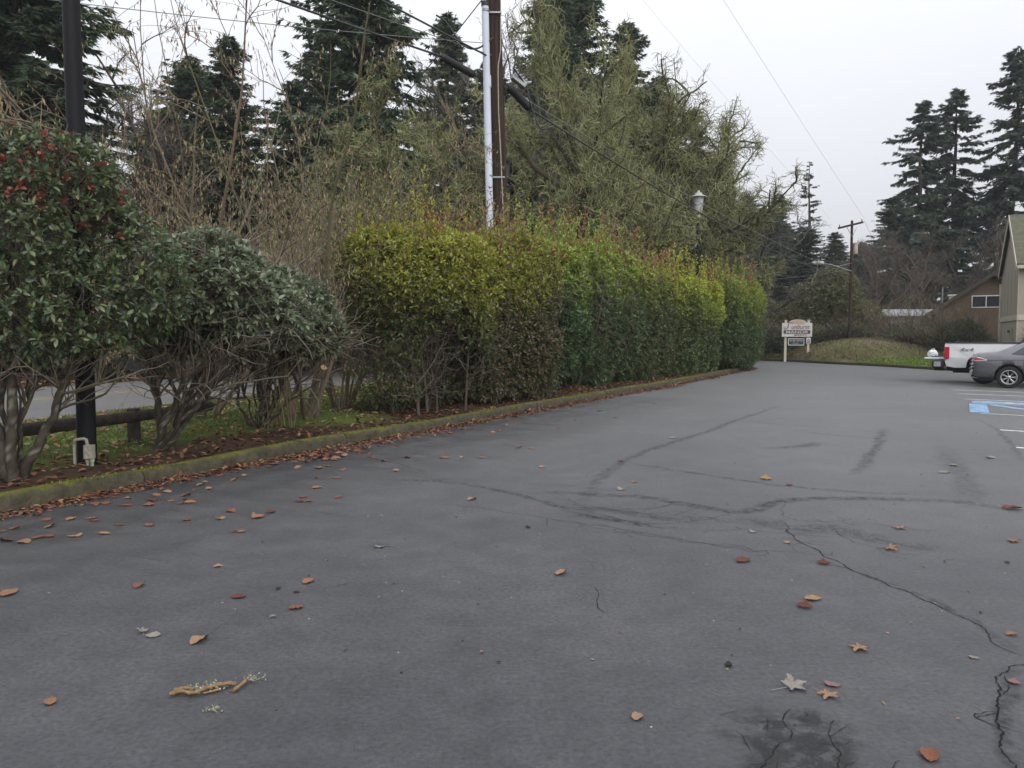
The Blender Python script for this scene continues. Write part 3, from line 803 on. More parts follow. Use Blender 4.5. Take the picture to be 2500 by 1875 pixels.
def build_cracks():
    rng = np.random.default_rng(31)
    def crack(w_, P, br=True):
        Q = jag(jag(P, .11, .014, rng), .02, .0035, rng); n = normals2(Q)
        wd = (w_ * .32 * rng.uniform(.25, 1.0, (len(Q), 1))) * np.sin(np.linspace(.12, PI - .12, len(Q)))[:, None] ** .4
        V = np.stack([np.concatenate([Q - n * wd, np.full((len(Q), 1), .003)], 1), np.concatenate([Q + n * wd, np.full((len(Q), 1), .003)], 1)], 1)
        g = Geo(); g.add(V.reshape(-1, 3), gridfaces(len(Q), 2)[:, ::-1])
        link('crack', g.mesh('crack', M['crack']), lot)
        return Q
    for w_, P in CRACKS:
        Q = crack(w_ * .8, P)
        if len(Q) > 40:
            for _ in range(3):
                i = rng.integers(5, len(Q) - 5); a = rng.uniform(0, 6.28); l = rng.uniform(.1, .35)
                e = Q[i] + np.array([math.cos(a), math.sin(a)]) * l
                crack(w_ * .5, [Q[i], (Q[i] + e) / 2 + rng.normal(size=2) * .03, e])
    # crazing in the worn patch in the middle of the lot
    for _ in range(34):
        c_ = np.array([rng.uniform(.4, 3.0), 0]); c_[1] = 6.9 - .35 * c_[0] + rng.normal() * .35
        a = rng.normal() * .6 - .3; l = rng.uniform(.12, .5)
        e = c_ + np.array([math.cos(a), math.sin(a)]) * l
        crack(.009, [c_, (c_ + e) / 2 + rng.normal(size=2) * .04, e])
    for _ in range(26):          # broken patch at the near right
        c_ = np.array([rng.uniform(.85, 1.4), rng.uniform(2.35, 3.1)]); a = rng.uniform(0, 6.28); l = rng.uniform(.06, .22)
        e = c_ + np.array([math.cos(a), math.sin(a)]) * l
        crack(.007, [c_, (c_ + e) / 2 + rng.normal(size=2) * .02, e])
    zz = .0022
    STAINS.append((.62, 1.25, [(1.16, 3.12), (1.1, 2.95), (1.05, 2.75), (.98, 2.5), (.9, 2.3)]))
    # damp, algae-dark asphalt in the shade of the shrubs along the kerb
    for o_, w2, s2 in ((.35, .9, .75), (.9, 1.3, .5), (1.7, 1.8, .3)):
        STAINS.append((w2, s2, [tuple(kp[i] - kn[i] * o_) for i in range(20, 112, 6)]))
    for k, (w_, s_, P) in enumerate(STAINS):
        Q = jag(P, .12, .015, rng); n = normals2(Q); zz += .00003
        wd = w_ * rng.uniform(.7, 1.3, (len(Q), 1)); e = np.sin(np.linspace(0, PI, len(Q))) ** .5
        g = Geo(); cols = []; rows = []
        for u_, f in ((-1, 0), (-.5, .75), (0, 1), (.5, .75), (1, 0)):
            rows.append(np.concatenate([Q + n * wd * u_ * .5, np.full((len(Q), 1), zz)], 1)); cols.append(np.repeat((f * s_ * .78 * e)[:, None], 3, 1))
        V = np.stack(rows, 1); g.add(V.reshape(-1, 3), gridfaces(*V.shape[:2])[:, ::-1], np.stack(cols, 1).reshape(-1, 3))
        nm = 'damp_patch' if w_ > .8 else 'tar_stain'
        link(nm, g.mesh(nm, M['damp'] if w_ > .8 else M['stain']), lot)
build_cracks()

# ================================================================== VEGETATION
# ---- evergreen shrubs by the kerb (rosettes of large leaves on gnarled stems)
def ell_points(ells, n, rng, shell=.35):
    o = []; nn = []
    vol = np.array([r[0] * r[1] * r[2] for c, r in ells]) ** (2 / 3.); cnt = (vol / vol.sum() * n).astype(int)
    for (c, r), k in zip(ells, cnt):
        d = unit(rng.normal(size=(k * 2, 3)))
        f = 1 - np.abs(rng.normal(size=(k * 2, 1))) * shell * .6
        f = np.clip(f, .25, 1.05)
        p = np.array(c) + d * np.array(r) * f * (1 + .12 * wob(d * 4, 1, c[0])[:, None])
        keep = np.ones(len(p), bool)
        for (c2, r2) in ells:
            if c2 is c: continue
            keep &= ((((p - np.array(c2)) / np.array(r2)) ** 2).sum(1) > .55)
        p = p[keep][:k]; o.append(p); nn.append(unit(d[keep][:k] / np.array(r)))
    return np.concatenate(o), np.concatenate(nn)

def stems_to(base, targets, rng, r0, wander=.09, K=9):
    """wandering stems from the base to targets"""
    n = len(targets); t = np.linspace(0, 1, K)[None, :, None]
    b = base + rng.normal(size=(n, 3)) * np.array([.05, .05, 0])
    mid = (b + targets) / 2 + rng.normal(size=(n, 3)) * np.array([.18, .18, .1]) + np.array([0, 0, -.1])
    P = b[:, None] * (1 - t) ** 2 + 2 * mid[:, None] * t * (1 - t) + targets[:, None] * t ** 2
    P[:, 1:-1] += rng.normal(size=P[:, 1:-1].shape) * wander * .5
    Rr = r0[:, None] * (1 - .75 * np.linspace(0, 1, K)[None])
    return P, Rr

def kerb_shrub(name, label, base, ells, nros, seed, leafcols, redp, L=(.075, .115), nstem=7, r0=.05, twigs=500, redz=2.9, thicket=0, bark=(.048, .04, .03)):
    rng = np.random.default_rng(seed)
    t = thing(name, label, 'shrub', (base[0], base[1], base[2]), group='evergreen shrubs along the kerb')
    base = np.array(base, float); B = base
    # stems
    tg, _ = ell_points(ells, nstem * 3, rng, .9); tg = tg[rng.permutation(len(tg))[:nstem]]
    P, Rr = stems_to(base, tg, rng, r0 * rng.uniform(.45, 1, len(tg)), .05, 11)
    for k in range(len(tg)):
        g = Geo(); Q = resample(P[k], .045); rr = np.interp(np.linspace(0, 1, len(Q)), np.linspace(0, 1, len(Rr[k])), Rr[k]); lich = (rng.uniform(size=(1, len(Q), 8, 1)) < .1) * np.array([.09, .09, .07])
        tubes(g, (Q - B)[None], rr[None], 8, jit(bark, len(Q) * 8, rng, .4).reshape(1, len(Q), 8, 3) + lich, 0, .17, rng)
        link('stem', g.mesh('stem', M['bark'], True), t)
    # branches and twigs
    g = Geo()
    p, d, tt, pi = spawn(P, 9, .35, 1, .5, 1.3, rng)
    P2 = grow(p, d + np.array([0, 0, .25]), rng.uniform(.4, 1.1, len(p)), 6, .22, .05, rng)
    tubes(g, P2 - B, np.linspace(.016, .006, 6)[None].repeat(len(p), 0), 4, jit((.1, .085, .065), len(p), rng, .3), 0)
    p, d, tt, pi = spawn(P2, 6, .2, 1, .4, 1.2, rng)
    P3 = grow(p, d, rng.uniform(.25, .6, len(p)), 4, .25, .03, rng)
    tubes(g, P3 - B, np.linspace(.0065, .003, 4)[None].repeat(len(p), 0), 3, jit((.13, .11, .085), len(p), rng, .35), 0)
    if thicket:     # dense bare twigs in the lower half
        q, _ = ell_points([(np.array(c) - np.array([0, 0, r[2] * .35]), np.array(r) * np.array([.95, .95, .7])) for c, r in ells], thicket, rng, 1.2)
        dd = unit(rng.normal(size=q.shape) * np.array([1, 1, .45]) + .5 * unit(q - base))
        Pt = grow(q, dd, rng.uniform(.3, .8, len(q)), 5, .22, 0, rng)
        tubes(g, Pt - B, np.linspace(.006, .0025, 5)[None].repeat(len(q), 0), 3, jit((.18, .155, .12), len(q), rng, .4), 0)
    link('branches', g.mesh('branches', M['twig']), t)
    # leaves
    p, nrm = ell_points(ells, nros, rng)
    ax = unit(nrm + np.array([0, 0, .5]) + rng.normal(size=nrm.shape) * .35)
    pos, dr, ti = rosettes(p, ax, 8, .5, 1.45, .07, rng)
    n = len(pos); pick = rng.integers(0, len(leafcols), n)
    col = jit((1, 1, 1), n, rng, .3, .1) * np.array(leafcols)[pick]
    red = (rng.uniform(size=len(p)) < redp * np.clip((p[:, 2] - redz) / .5, 0, 1))[ti]
    col[red] = jit((.26, .085, .06), red.sum(), rng, .35, .2)
    g = Geo()
    leaves(g, pos - B, dr, rng.uniform(L[0], L[1], n) * (1 - .25 * red), rng.uniform(.034, .05, n) * L[1] / .11, col, rng, .18, rng.uniform(.0, .25, n)[:, None], True)
    lo = link('foliage', g.mesh('foliage', M['leaf'], True), t)
    tw = Geo(); q = p[:]; Pq = np.stack([q - ax * .3 + rng.normal(size=q.shape) * .04, q - ax * .12, q], 1)
    tubes(tw, Pq - B, np.array([[.005, .004, .0025]]).repeat(len(q), 0), 3, jit((.09, .075, .055), len(q), rng, .3))
    link('shoots', tw.mesh('shoots', M['twig']), t)
    return t

GREENS = [(.11, .16, .08), (.13, .185, .095), (.085, .125, .065), (.18, .205, .075), (.2, .235, .16)]
GREYG = [(.2, .24, .15), (.24, .275, .18), (.16, .2, .12), (.28, .31, .215), (.13, .175, .095)]
kerb_shrub('photinia_shrub', 'large dark evergreen shrub with red tips in front of the black post', (-4.86, 7.5, .1),
           [((-4.9, 7.9, 2.5), (1.2, 1.0, 1.0)), ((-5.5, 7.9, 2.75), (1.15, 1.0, 1.15)), ((-4.6, 7.7, 3.0), (.8, .7, .6)), ((-4.15, 8.2, 2.15), (.8, .75, .75)), ((-4.7, 7.7, 1.8), (1.0, .8, .55))],
           2300, 101, GREENS, .2, L=(.062, .1), nstem=8, r0=.065, redz=2.35)
kerb_shrub('evergreen_shrub', 'grey green shrub with crooked stems crossing the log rail', (-4.3, 9.45, .12),
           [((-3.75, 9.6, 2.2), (.85, .75, .65)), ((-3.25, 9.9, 1.85), (.7, .65, .55)), ((-4.2, 9.8, 1.85), (.8, .7, .6))],
           1300, 102, GREYG, .06, nstem=10, r0=.05, thicket=750)
kerb_shrub('evergreen_shrub', 'grey green shrub with a sheaf of straight stems, next to the tall hedge', (-3.75, 11.5, .12),
           [((-3.5, 11.5, 2.0), (.85, .75, .6)), ((-3.05, 11.7, 1.62), (.55, .6, .45)), ((-4.1, 11.6, 1.75), (.65, .65, .5))],
           1350, 103, GREYG, .03, nstem=12, r0=.04, thicket=750)

# slender upright suckers at the foot of the third shrub
def suckers():
    rng = np.random.default_rng(8)
    for k in range(9):
        b = np.array([-3.6 + rng.uniform(-.05, .4), 11.5 + rng.uniform(-.1, .15), .1])
        P = grow(b[None], np.array([[rng.normal() * .08, rng.normal() * .08, 1]]), np.array([rng.uniform(.9, 1.5)]), 7, .04, .05, rng)
        g = Geo(); tubes(g, P - b, np.linspace(.011, .006, 7)[None], 5, jit((.15, .11, .065), 1, rng, .2)[0])
        tag(link('sucker_stem', g.mesh('sucker_stem', M['bark'], True), None, b), 'thin straight brown sucker stem rising at the foot of the sheaf stemmed shrub', 'stem', 'sucker stems')
suckers()

# ---- the tall clipped hedge: a row of shrubs grown together
HT = unit(np.array([.53, .85, 0])); HN = np.array([-HT[1], HT[0], 0])
def hedge_shrub(label, cx, cy, hl, dp, Hh, seed, low, top, brown=0.0, nros=5200, red=.14, ragged=0.0, shoots=60, zlo=.0, L=.095, p_=4.0):
    rng = np.random.default_rng(seed)
    cx += .42; cy -= .26; hl *= 1.3
    t = thing('hedge_shrub', label, 'hedge shrub', (cx, cy, .1), group='tall clipped hedge')
    c = np.array([0, 0, (Hh + zlo) / 2]); rz_ = (Hh - zlo) / 2
    low = np.array(low); top = np.array(top)
    g = Geo()
    def surf(n, depth):
        d = unit(rng.normal(size=(n * 2, 3)) * np.array([1, 1, 1.15]))
        keep = (d[:, 1] < .25) | (rng.uniform(size=len(d)) < .18)         # the side towards the street is thinner
        d = d[keep][:n]
        f = (np.abs(d) ** p_).sum(1) ** (-1 / p_)
        q = d * f[:, None]
        w3 = wob(q * np.array([hl, dp, rz_]) , 2.3, seed) * .15 + wob(q * np.array([hl, dp, rz_]), 5.5, seed) * .07
        q = q * (1 + w3 - depth * np.abs(rng.normal(size=len(q))))[:, None]
        nl = unit(np.sign(d) * np.abs(d) ** (p_ - 1))
        loc = q * np.array([hl, dp, rz_])
        P = loc[:, :1] * HT + loc[:, 1:2] * HN + c + np.array([0, 0, 1]) * loc[:, 2:]
        nw = nl[:, :1] * HT + nl[:, 1:2] * HN + np.array([0, 0, 1]) * nl[:, 2:]
        return P, nw
    for n_, dpth in ((nros, .09), (nros // 2, .25), (nros // 4, .45)):
        P, nw = surf(n_, dpth)
        if ragged:
            k = wob(P, 1.9, seed + 2) + rng.normal(size=len(P)) * .3 + (P[:, 2] / Hh - .55) * 1.6 > -.5 + ragged
            P, nw = P[k], nw[k]
        ax = unit(nw + np.array([0, 0, .55]) + rng.normal(size=nw.shape) * .4)
        pos, dr, ti = rosettes(P, ax, 6, .35, 1.4, .10, rng)
        n = len(pos)
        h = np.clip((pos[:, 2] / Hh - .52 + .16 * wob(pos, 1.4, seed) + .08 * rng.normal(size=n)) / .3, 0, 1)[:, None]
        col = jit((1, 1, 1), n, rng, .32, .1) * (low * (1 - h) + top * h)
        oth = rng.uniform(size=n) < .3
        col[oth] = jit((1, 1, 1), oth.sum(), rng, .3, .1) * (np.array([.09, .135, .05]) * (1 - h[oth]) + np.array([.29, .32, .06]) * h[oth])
        pb = np.clip(brown * (1.1 + wob(pos, 1.2, seed + 5)) * (1 - .8 * h[:, 0]), 0, 1)
        br = rng.uniform(size=n) < pb
        col[br] = jit((.15, .115, .07), br.sum(), rng, .4, .15)
        rd = (rng.uniform(size=len(P)) < red * np.clip((P[:, 2] / Hh - .8) / .2, 0, 1))[ti]
        col[rd] = jit((.3, .1, .07), rd.sum(), rng, .3, .2)
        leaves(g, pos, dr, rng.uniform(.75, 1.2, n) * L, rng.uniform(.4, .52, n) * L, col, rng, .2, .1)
    # upright leafy shoots above the clipped top
    if shoots:
        shoots = int(shoots * 1.25); a = rng.uniform(-1, 1, shoots) * hl * .98; b = rng.uniform(-1, .9, shoots) * dp * .9
        b0 = a[:, None] * HT + b[:, None] * HN + np.array([0, 0, 1]) * (Hh - .22 - .5 * (np.abs(a) / hl)[:, None] ** 3 - .4 * (np.abs(b) / dp)[:, None] ** 3)
        S = grow(b0, np.array([0, 0, 1.0]) + rng.normal(size=b0.shape) * .16, rng.uniform(.35, 1.45, shoots), 6, .05, .03, rng)
        tw = Geo(); tubes(tw, S, np.linspace(.007, .003, 6)[None].repeat(shoots, 0), 3, jit((.1, .06, .035), shoots, rng, .3))
        link('shoots', tw.mesh('shoots', M['twig']), t)
        p, d, tt, pi = spawn(S, 22, .1, 1, .45, 1.0, rng)
        n = len(p); col = jit(top, n, rng, .3, .12)
        col *= np.where((tt > .3)[:, None], np.array([.85, .8, .85]), 1)
        isr = (rng.uniform(size=shoots) < red * 2.0)[pi] & (tt > .4 + .35 * rng.uniform(size=n))
        col[isr] = jit((.34, .125, .085), isr.sum(), rng, .3, .2)
        leaves(g, p, d, rng.uniform(.7, 1.1, n) * L, rng.uniform(.33, .42, n) * L, col, rng, .25, .05)
    link('foliage', g.mesh('foliage', M['leaf']), t)
    # stems and inner twigs
    ns = 9
    for k in range(ns):
        b = rng.uniform(-.8, .8) * hl * HT + rng.uniform(-.6, .3) * dp * HN
        P = grow(b[None], np.array([[rng.normal() * .15, rng.normal() * .15, 1]]), np.array([Hh * .8]), 8, .08, .05, rng)
        gs = Geo(); tubes(gs, P, np.linspace(.035, .012, 8)[None] * rng.uniform(.7, 1.3), 5, jit((.075, .06, .045), 1, rng, .2)[0], 0, .1, rng)
        link('stem', gs.mesh('stem', M['bark'], True), t)
        if k == 0: AP = P
        else: AP = np.concatenate([AP, P])
    gt = Geo()
    p, d, tt, pi = spawn(AP, 30, .08, 1, .6, 1.4, rng)
    P2 = grow(p, d, rng.uniform(.4, 1.1, len(p)), 5, .2, .04, rng)
    tubes(gt, P2, np.linspace(.012, .004, 5)[None].repeat(len(p), 0), 3, jit((.085, .07, .055), len(p), rng, .35))
    p, d, tt, pi = spawn(P2, 4, .2, 1, .4, 1.1, rng)
    P3 = grow(p, d, rng.uniform(.2, .5, len(p)), 4, .25, .02, rng)
    tubes(gt, P3, np.linspace(.005, .002, 4)[None].repeat(len(p), 0), 3, jit((.11, .09, .07), len(p), rng, .35))
    link('branches', gt.mesh('branches', M['twig']), t)

DG = (.08, .13, .055); YG = (.15, .185, .035); OL = (.085, .095, .03)
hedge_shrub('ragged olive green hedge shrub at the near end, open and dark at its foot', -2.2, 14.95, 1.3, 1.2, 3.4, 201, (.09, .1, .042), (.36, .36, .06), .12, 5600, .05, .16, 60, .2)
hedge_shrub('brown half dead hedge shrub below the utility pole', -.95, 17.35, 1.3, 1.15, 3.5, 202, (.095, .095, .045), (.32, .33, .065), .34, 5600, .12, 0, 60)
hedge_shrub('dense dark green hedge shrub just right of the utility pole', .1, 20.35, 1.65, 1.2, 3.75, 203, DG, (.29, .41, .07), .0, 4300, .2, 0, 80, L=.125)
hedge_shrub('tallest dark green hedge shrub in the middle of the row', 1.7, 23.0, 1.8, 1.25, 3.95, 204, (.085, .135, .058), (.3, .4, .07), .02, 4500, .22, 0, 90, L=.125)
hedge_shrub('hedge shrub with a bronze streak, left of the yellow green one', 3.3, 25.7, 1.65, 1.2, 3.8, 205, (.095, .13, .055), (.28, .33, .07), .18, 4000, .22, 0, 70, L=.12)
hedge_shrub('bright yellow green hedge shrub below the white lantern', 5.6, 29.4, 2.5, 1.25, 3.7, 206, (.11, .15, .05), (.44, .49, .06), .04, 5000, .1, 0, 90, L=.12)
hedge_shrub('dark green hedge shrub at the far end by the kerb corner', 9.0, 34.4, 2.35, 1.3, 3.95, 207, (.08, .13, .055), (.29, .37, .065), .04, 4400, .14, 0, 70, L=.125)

# ---- hazels: sprays of upright stems hung with catkins
def hazel_mesh(seed, nst, H, spread, cat, thick=1.0, ck_s=1.0):
    rng = np.random.default_rng(seed)
    a = rng.uniform(0, 2 * PI, nst); tilt = rng.uniform(.08, spread, nst)
    b = np.stack([np.cos(a) * .25 * rng.uniform(.2, 1, nst), np.sin(a) * .25 * rng.uniform(.2, 1, nst), np.zeros(nst)], 1)
    d = np.stack([np.cos(a) * np.sin(tilt), np.sin(a) * np.sin(tilt), np.cos(tilt)], 1)
    P = grow(b, d, H * rng.uniform(.6, 1.05, nst), 14, .075, .012, rng)
    r0 = rng.uniform(.02, .042, nst) * thick
    gs = [ (P[k], r0[k] * (1 - .8 * np.linspace(0, 1, 14))) for k in range(nst) ]
    bark = (.135, .11, .075)
    stems = []
    for q, rr in gs:
        g = Geo(); tubes(g, q, rr, 6, jit(bark, 1, rng, .25)[0]); stems.append(g.mesh('stem', M['bark'], True))
    g = Geo()
    p, d, tt, pi = spawn(P, 10, .12, .98, .45, 1.05, rng)
    L2 = rng.uniform(.8, 2.2, len(p)) * (1.15 - .6 * tt)
    P2 = grow(p, d + np.array([0, 0, .06]), L2, 8, .13, .012, rng)
    tubes(g, P2, np.linspace(.010, .004, 8)[None].repeat(len(p), 0) * thick, 4, jit(bark, len(p), rng, .3))
    p, d, tt, pi = spawn(P2, 7, .1, 1, .4, 1.0, rng)
    P3 = grow(p, d, rng.uniform(.25, .8, len(p)), 5, .13, .0, rng)
    tubes(g, P3, np.linspace(.0045, .0025, 5)[None].repeat(len(p), 0), 3, jit((.15, .12, .085), len(p), rng, .3))
    tw = g.mesh('twigs', M['twig'])
    g = Geo()
    p, d, tt, pi = spawn(P3, cat, .15, 1, .5, 1, rng)
    n = len(p)
    down = np.array([0, 0, -1.0]) + rng.normal(size=(n, 3)) * .25
    col = jit((.27, .21, .125), n, rng, .35, .1); gl = rng.uniform(size=n) < .25; col[gl] = jit((.22, .24, .1), gl.sum(), rng, .25)
    leaves(g, p, unit(down), rng.uniform(.06, .1, n) * ck_s, rng.uniform(.018, .026, n) * ck_s, col, rng, .4, 0, False, 0, upmix=0)
    ck = g.mesh('catkins', M['dryleaf'])
    return stems, tw, ck
def place_hazel(ms, name, label, loc, rz, s, cat='shrub', group='bare hazels with catkins'):
    t = thing(name, label, cat, loc, rz, group, s)
    for m_ in ms[0]: link('stem', m_, t)
    link('twigs', ms[1], t); link('catkins', ms[2], t)
hzA = hazel_mesh(301, 11, 7.4, .58, 4, 1.1)
hzB = hazel_mesh(302, 15, 5.2, .75, 4, .8)
hzC = hazel_mesh(303, 20, 5.4, .85, 5, 1.0, 1.7)
place_hazel(hzA, 'hazel', 'tall hazel with pale catkins standing behind the sheaf stemmed shrub', (-3.5, 13.0, .1), .3, (1.0, 1.0, 1.0))
place_hazel(hzA, 'hazel', 'tall hazel reaching the top of the picture behind the crooked stemmed shrub', (-5.3, 13.2, .1), 2.6, (.95, .95, 1.02))
place_hazel(hzB, 'hazel', 'low spreading hazel leaning over the near end of the hedge', (-3.3, 14.9, .1), 1.0, (.9, .9, .95))
place_hazel(hzC, 'hazel', 'bushy tan hazel across the street, behind the big red tipped shrub', (-15.0, 28.0, -.05), .4, (1.25, 1.25, 1.1), group='hazel thicket across the street')
place_hazel(hzC, 'hazel', 'bushy tan hazel across the street, left of the two tall hazels', (-11.8, 29.5, -.05), 2.1, (1.3, 1.3, 1.15), group='hazel thicket across the street')
place_hazel(hzC, 'hazel', 'bushy tan hazel across the street, straight behind the tall hazels', (-9.0, 30.5, -.05), 4.0, (1.3, 1.3, 1.2), group='hazel thicket across the street')
place_hazel(hzC, 'hazel', 'bushy tan hazel across the street, above the near end of the hedge', (-6.2, 31.5, -.05), 5.2, (1.25, 1.25, 1.1), group='hazel thicket across the street')

place_hazel(hzC, 'hazel', 'tan hazel in the second row of the thicket, below the slim fir', (-12.5, 33.5, -.05), .9, (1.3, 1.3, 1.35), group='hazel thicket across the street')
place_hazel(hzC, 'hazel', 'tan hazel in the second row of the thicket, below the broad fir', (-8.3, 34.2, -.05), 3.1, (1.3, 1.3, 1.3), group='hazel thicket across the street')
place_hazel(hzC, 'hazel', 'tan hazel close to the street, between the tall hazels', (-8.6, 26.8, -.05), 1.6, (.95, .95, .8), group='hazel thicket across the street')

# ---- moss-grown oaks and bare oaks
def oak_mesh(seed, H, moss, n1=9, spread=1.0, gnarl=.16, dens=1.0, mossr=.0165, bark=(.06, .05, .035)):
    rng = np.random.default_rng(seed)
    T = grow(np.zeros((1, 3)), np.array([[rng.normal() * .05, rng.normal() * .05, 1]]), np.array([H * .5]), 9, .06, .05, rng)
    gt = Geo(); r0 = H * .022
    tubes(gt, T, np.linspace(r0, r0 * .55, 9)[None], 9, bark, 0, .1, rng)
    p, d, tt, pi = spawn(T, n1 + 4, .3, 1, .5, 1.25, rng, True)
    d = unit(d * np.array([1, 1, .55]) * spread + np.array([0, 0, .35 + 0 * tt[0]]))
    L1 = H * rng.uniform(.36, .62, len(p))
    P1 = grow(p, d, L1, 11, gnarl, .03, rng)
    up = grow(T[:, -1], np.array([[.1, .1, 1.0]]).repeat(1, 0), np.array([H * .4]), 11, gnarl, .0, rng)
    P1 = np.concatenate([P1, up])
    tubes(gt, P1, np.linspace(r0 * .5, r0 * .12, 11)[None].repeat(len(P1), 0), 6, jit(bark, len(P1), rng, .2), 0, .12, rng)
    tm = gt.mesh('trunk', M['bark'], True)
    mc = np.array((.19, .195, .095)); mc2 = np.array((.095, .1, .048))
    g = Geo()
    p, d, tt, pi = spawn(P1, int(13 * dens), .15, 1, .4, 1.2, rng)
    P2 = grow(p, d + np.array([0, 0, .15]), H * rng.uniform(.09, .24, len(p)) * (1.1 - .4 * tt), 9, gnarl * 1.3, .03, rng)
    c2 = jit(mc2 if moss else bark, len(p), rng, .3)
    tubes(g, P2, np.linspace(.05, .018, 9)[None].repeat(len(p), 0) * H / 12 * (1.2 if moss else .8), 4, c2, 0, .25, rng)
    p, d, tt, pi = spawn(P2, int(20 * dens), .1, 1, .4, 1.4, rng)
    P3 = grow(p, d, H * rng.uniform(.028, .068, len(p)), 6, gnarl * 2.6, .02, rng)
    rr = (mossr if moss else .011) * H / 12
    c3 = jit(mc if moss else (.09, .08, .065), len(p), rng, .4, .12)
    R3 = np.linspace(rr, rr * .55, 6)[None].repeat(len(p), 0)
    if moss:                    # moss in patches: a third of the twigs are bare
        br = rng.uniform(size=len(p)) < .33; c3[br] = jit((.085, .07, .052), br.sum(), rng, .3); R3[br] *= .55
    tubes(g, P3, R3, 3, c3, 0, .5 if moss else .1, rng)
    p, d, tt, pi = spawn(P3, 3, .2, 1, .4, 1.3, rng)
    P4 = grow(p, d, H * rng.uniform(.015, .04, len(p)), 4, gnarl * 1.8, .0, rng)
    rr *= .75
    c4 = jit(mc * 1.1 if moss else (.11, .1, .085), len(p), rng, .4, .12)
    tubes(g, P4, np.linspace(rr, rr * .5, 4)[None].repeat(len(p), 0), 3, c4, 0, .5 if moss else .1, rng)
    return tm, g.mesh('crown', M['moss'] if moss else M['twig'])
def place_tree(ms, name, label, loc, rz, s, cat, group, parts=('trunk', 'crown')):
    t = thing(name, label, cat, loc, rz, group, s)
    for n_, m_ in zip(parts, ms): link(n_, m_, t)
    return t
okA = oak_mesh(401, 12.0, True)
okB = oak_mesh(402, 12.0, True, 10, 1.3)
okC = oak_mesh(403, 13.0, False, 9, 1.0, .2, .68)
okD = oak_mesh(404, 13.0, False, 9, .8, .15, .72, bark=(.1, .09, .075))
GO = 'mossy oaks across the street'
place_tree(okA, 'mossy_oak', 'pale moss covered oak filling the gap left of the utility pole', (-2.4, 28.5, 0), .5, .9, 'oak', GO)
place_tree(okB, 'mossy_oak', 'big moss covered oak rising just right of the utility pole', (2.3, 30, 0), 1.9, (.78, .78, 1.22), 'oak', GO)
place_tree(okA, 'mossy_oak', 'broad moss covered oak above the middle of the hedge', (7.2, 40.5, 0), 3.6, (1.08, 1.08, 1.2), 'oak', GO)
place_tree(okB, 'mossy_oak', 'moss covered oak behind the white lantern', (10.8, 43.0, 0), 4.4, (1.15, 1.15, 1.0), 'oak', GO)
place_tree(okA, 'mossy_oak', 'far moss covered oak above the yellow green hedge shrub', (11.6, 47, 0), 1.2, (1.0, 1.0, .92), 'oak', GO)
place_tree(okB, 'mossy_oak', 'moss covered oak between the big one and the broad one', (5.0, 40, 0), .7, (.9, .9, 1.3), 'oak', GO)
place_tree(okB, 'mossy_oak', 'moss covered oak behind the near end of the hedge', (-5.4, 31.5, 0), 3.9, (.8, .8, .75), 'oak', GO)
GB = 'bare oaks across the street'
place_tree(okC, 'bare_oak', 'bare black limbed oak arching behind the tall hazels', (-14.6, 31.5, 0), .2, (1.0, 1.0, 1.02), 'oak', GB)
place_tree(okD, 'bare_oak', 'tall pale bare tree behind the utility pole', (.3, 43, 0), .9, (1.1, 1.1, 1.5), 'tree', GB)
place_tree(okD, 'bare_oak', 'bare grey tree fanning out at the right end of the wood', (14.2, 50, 0), 2.3, (1.0, 1.0, .92), 'tree', GB)
place_tree(okC, 'bare_oak', 'bare dark oak at the far left behind the red tipped shrub', (-19.5, 33, 0), 3.0, (1.0, 1.0, .9), 'oak', GB)

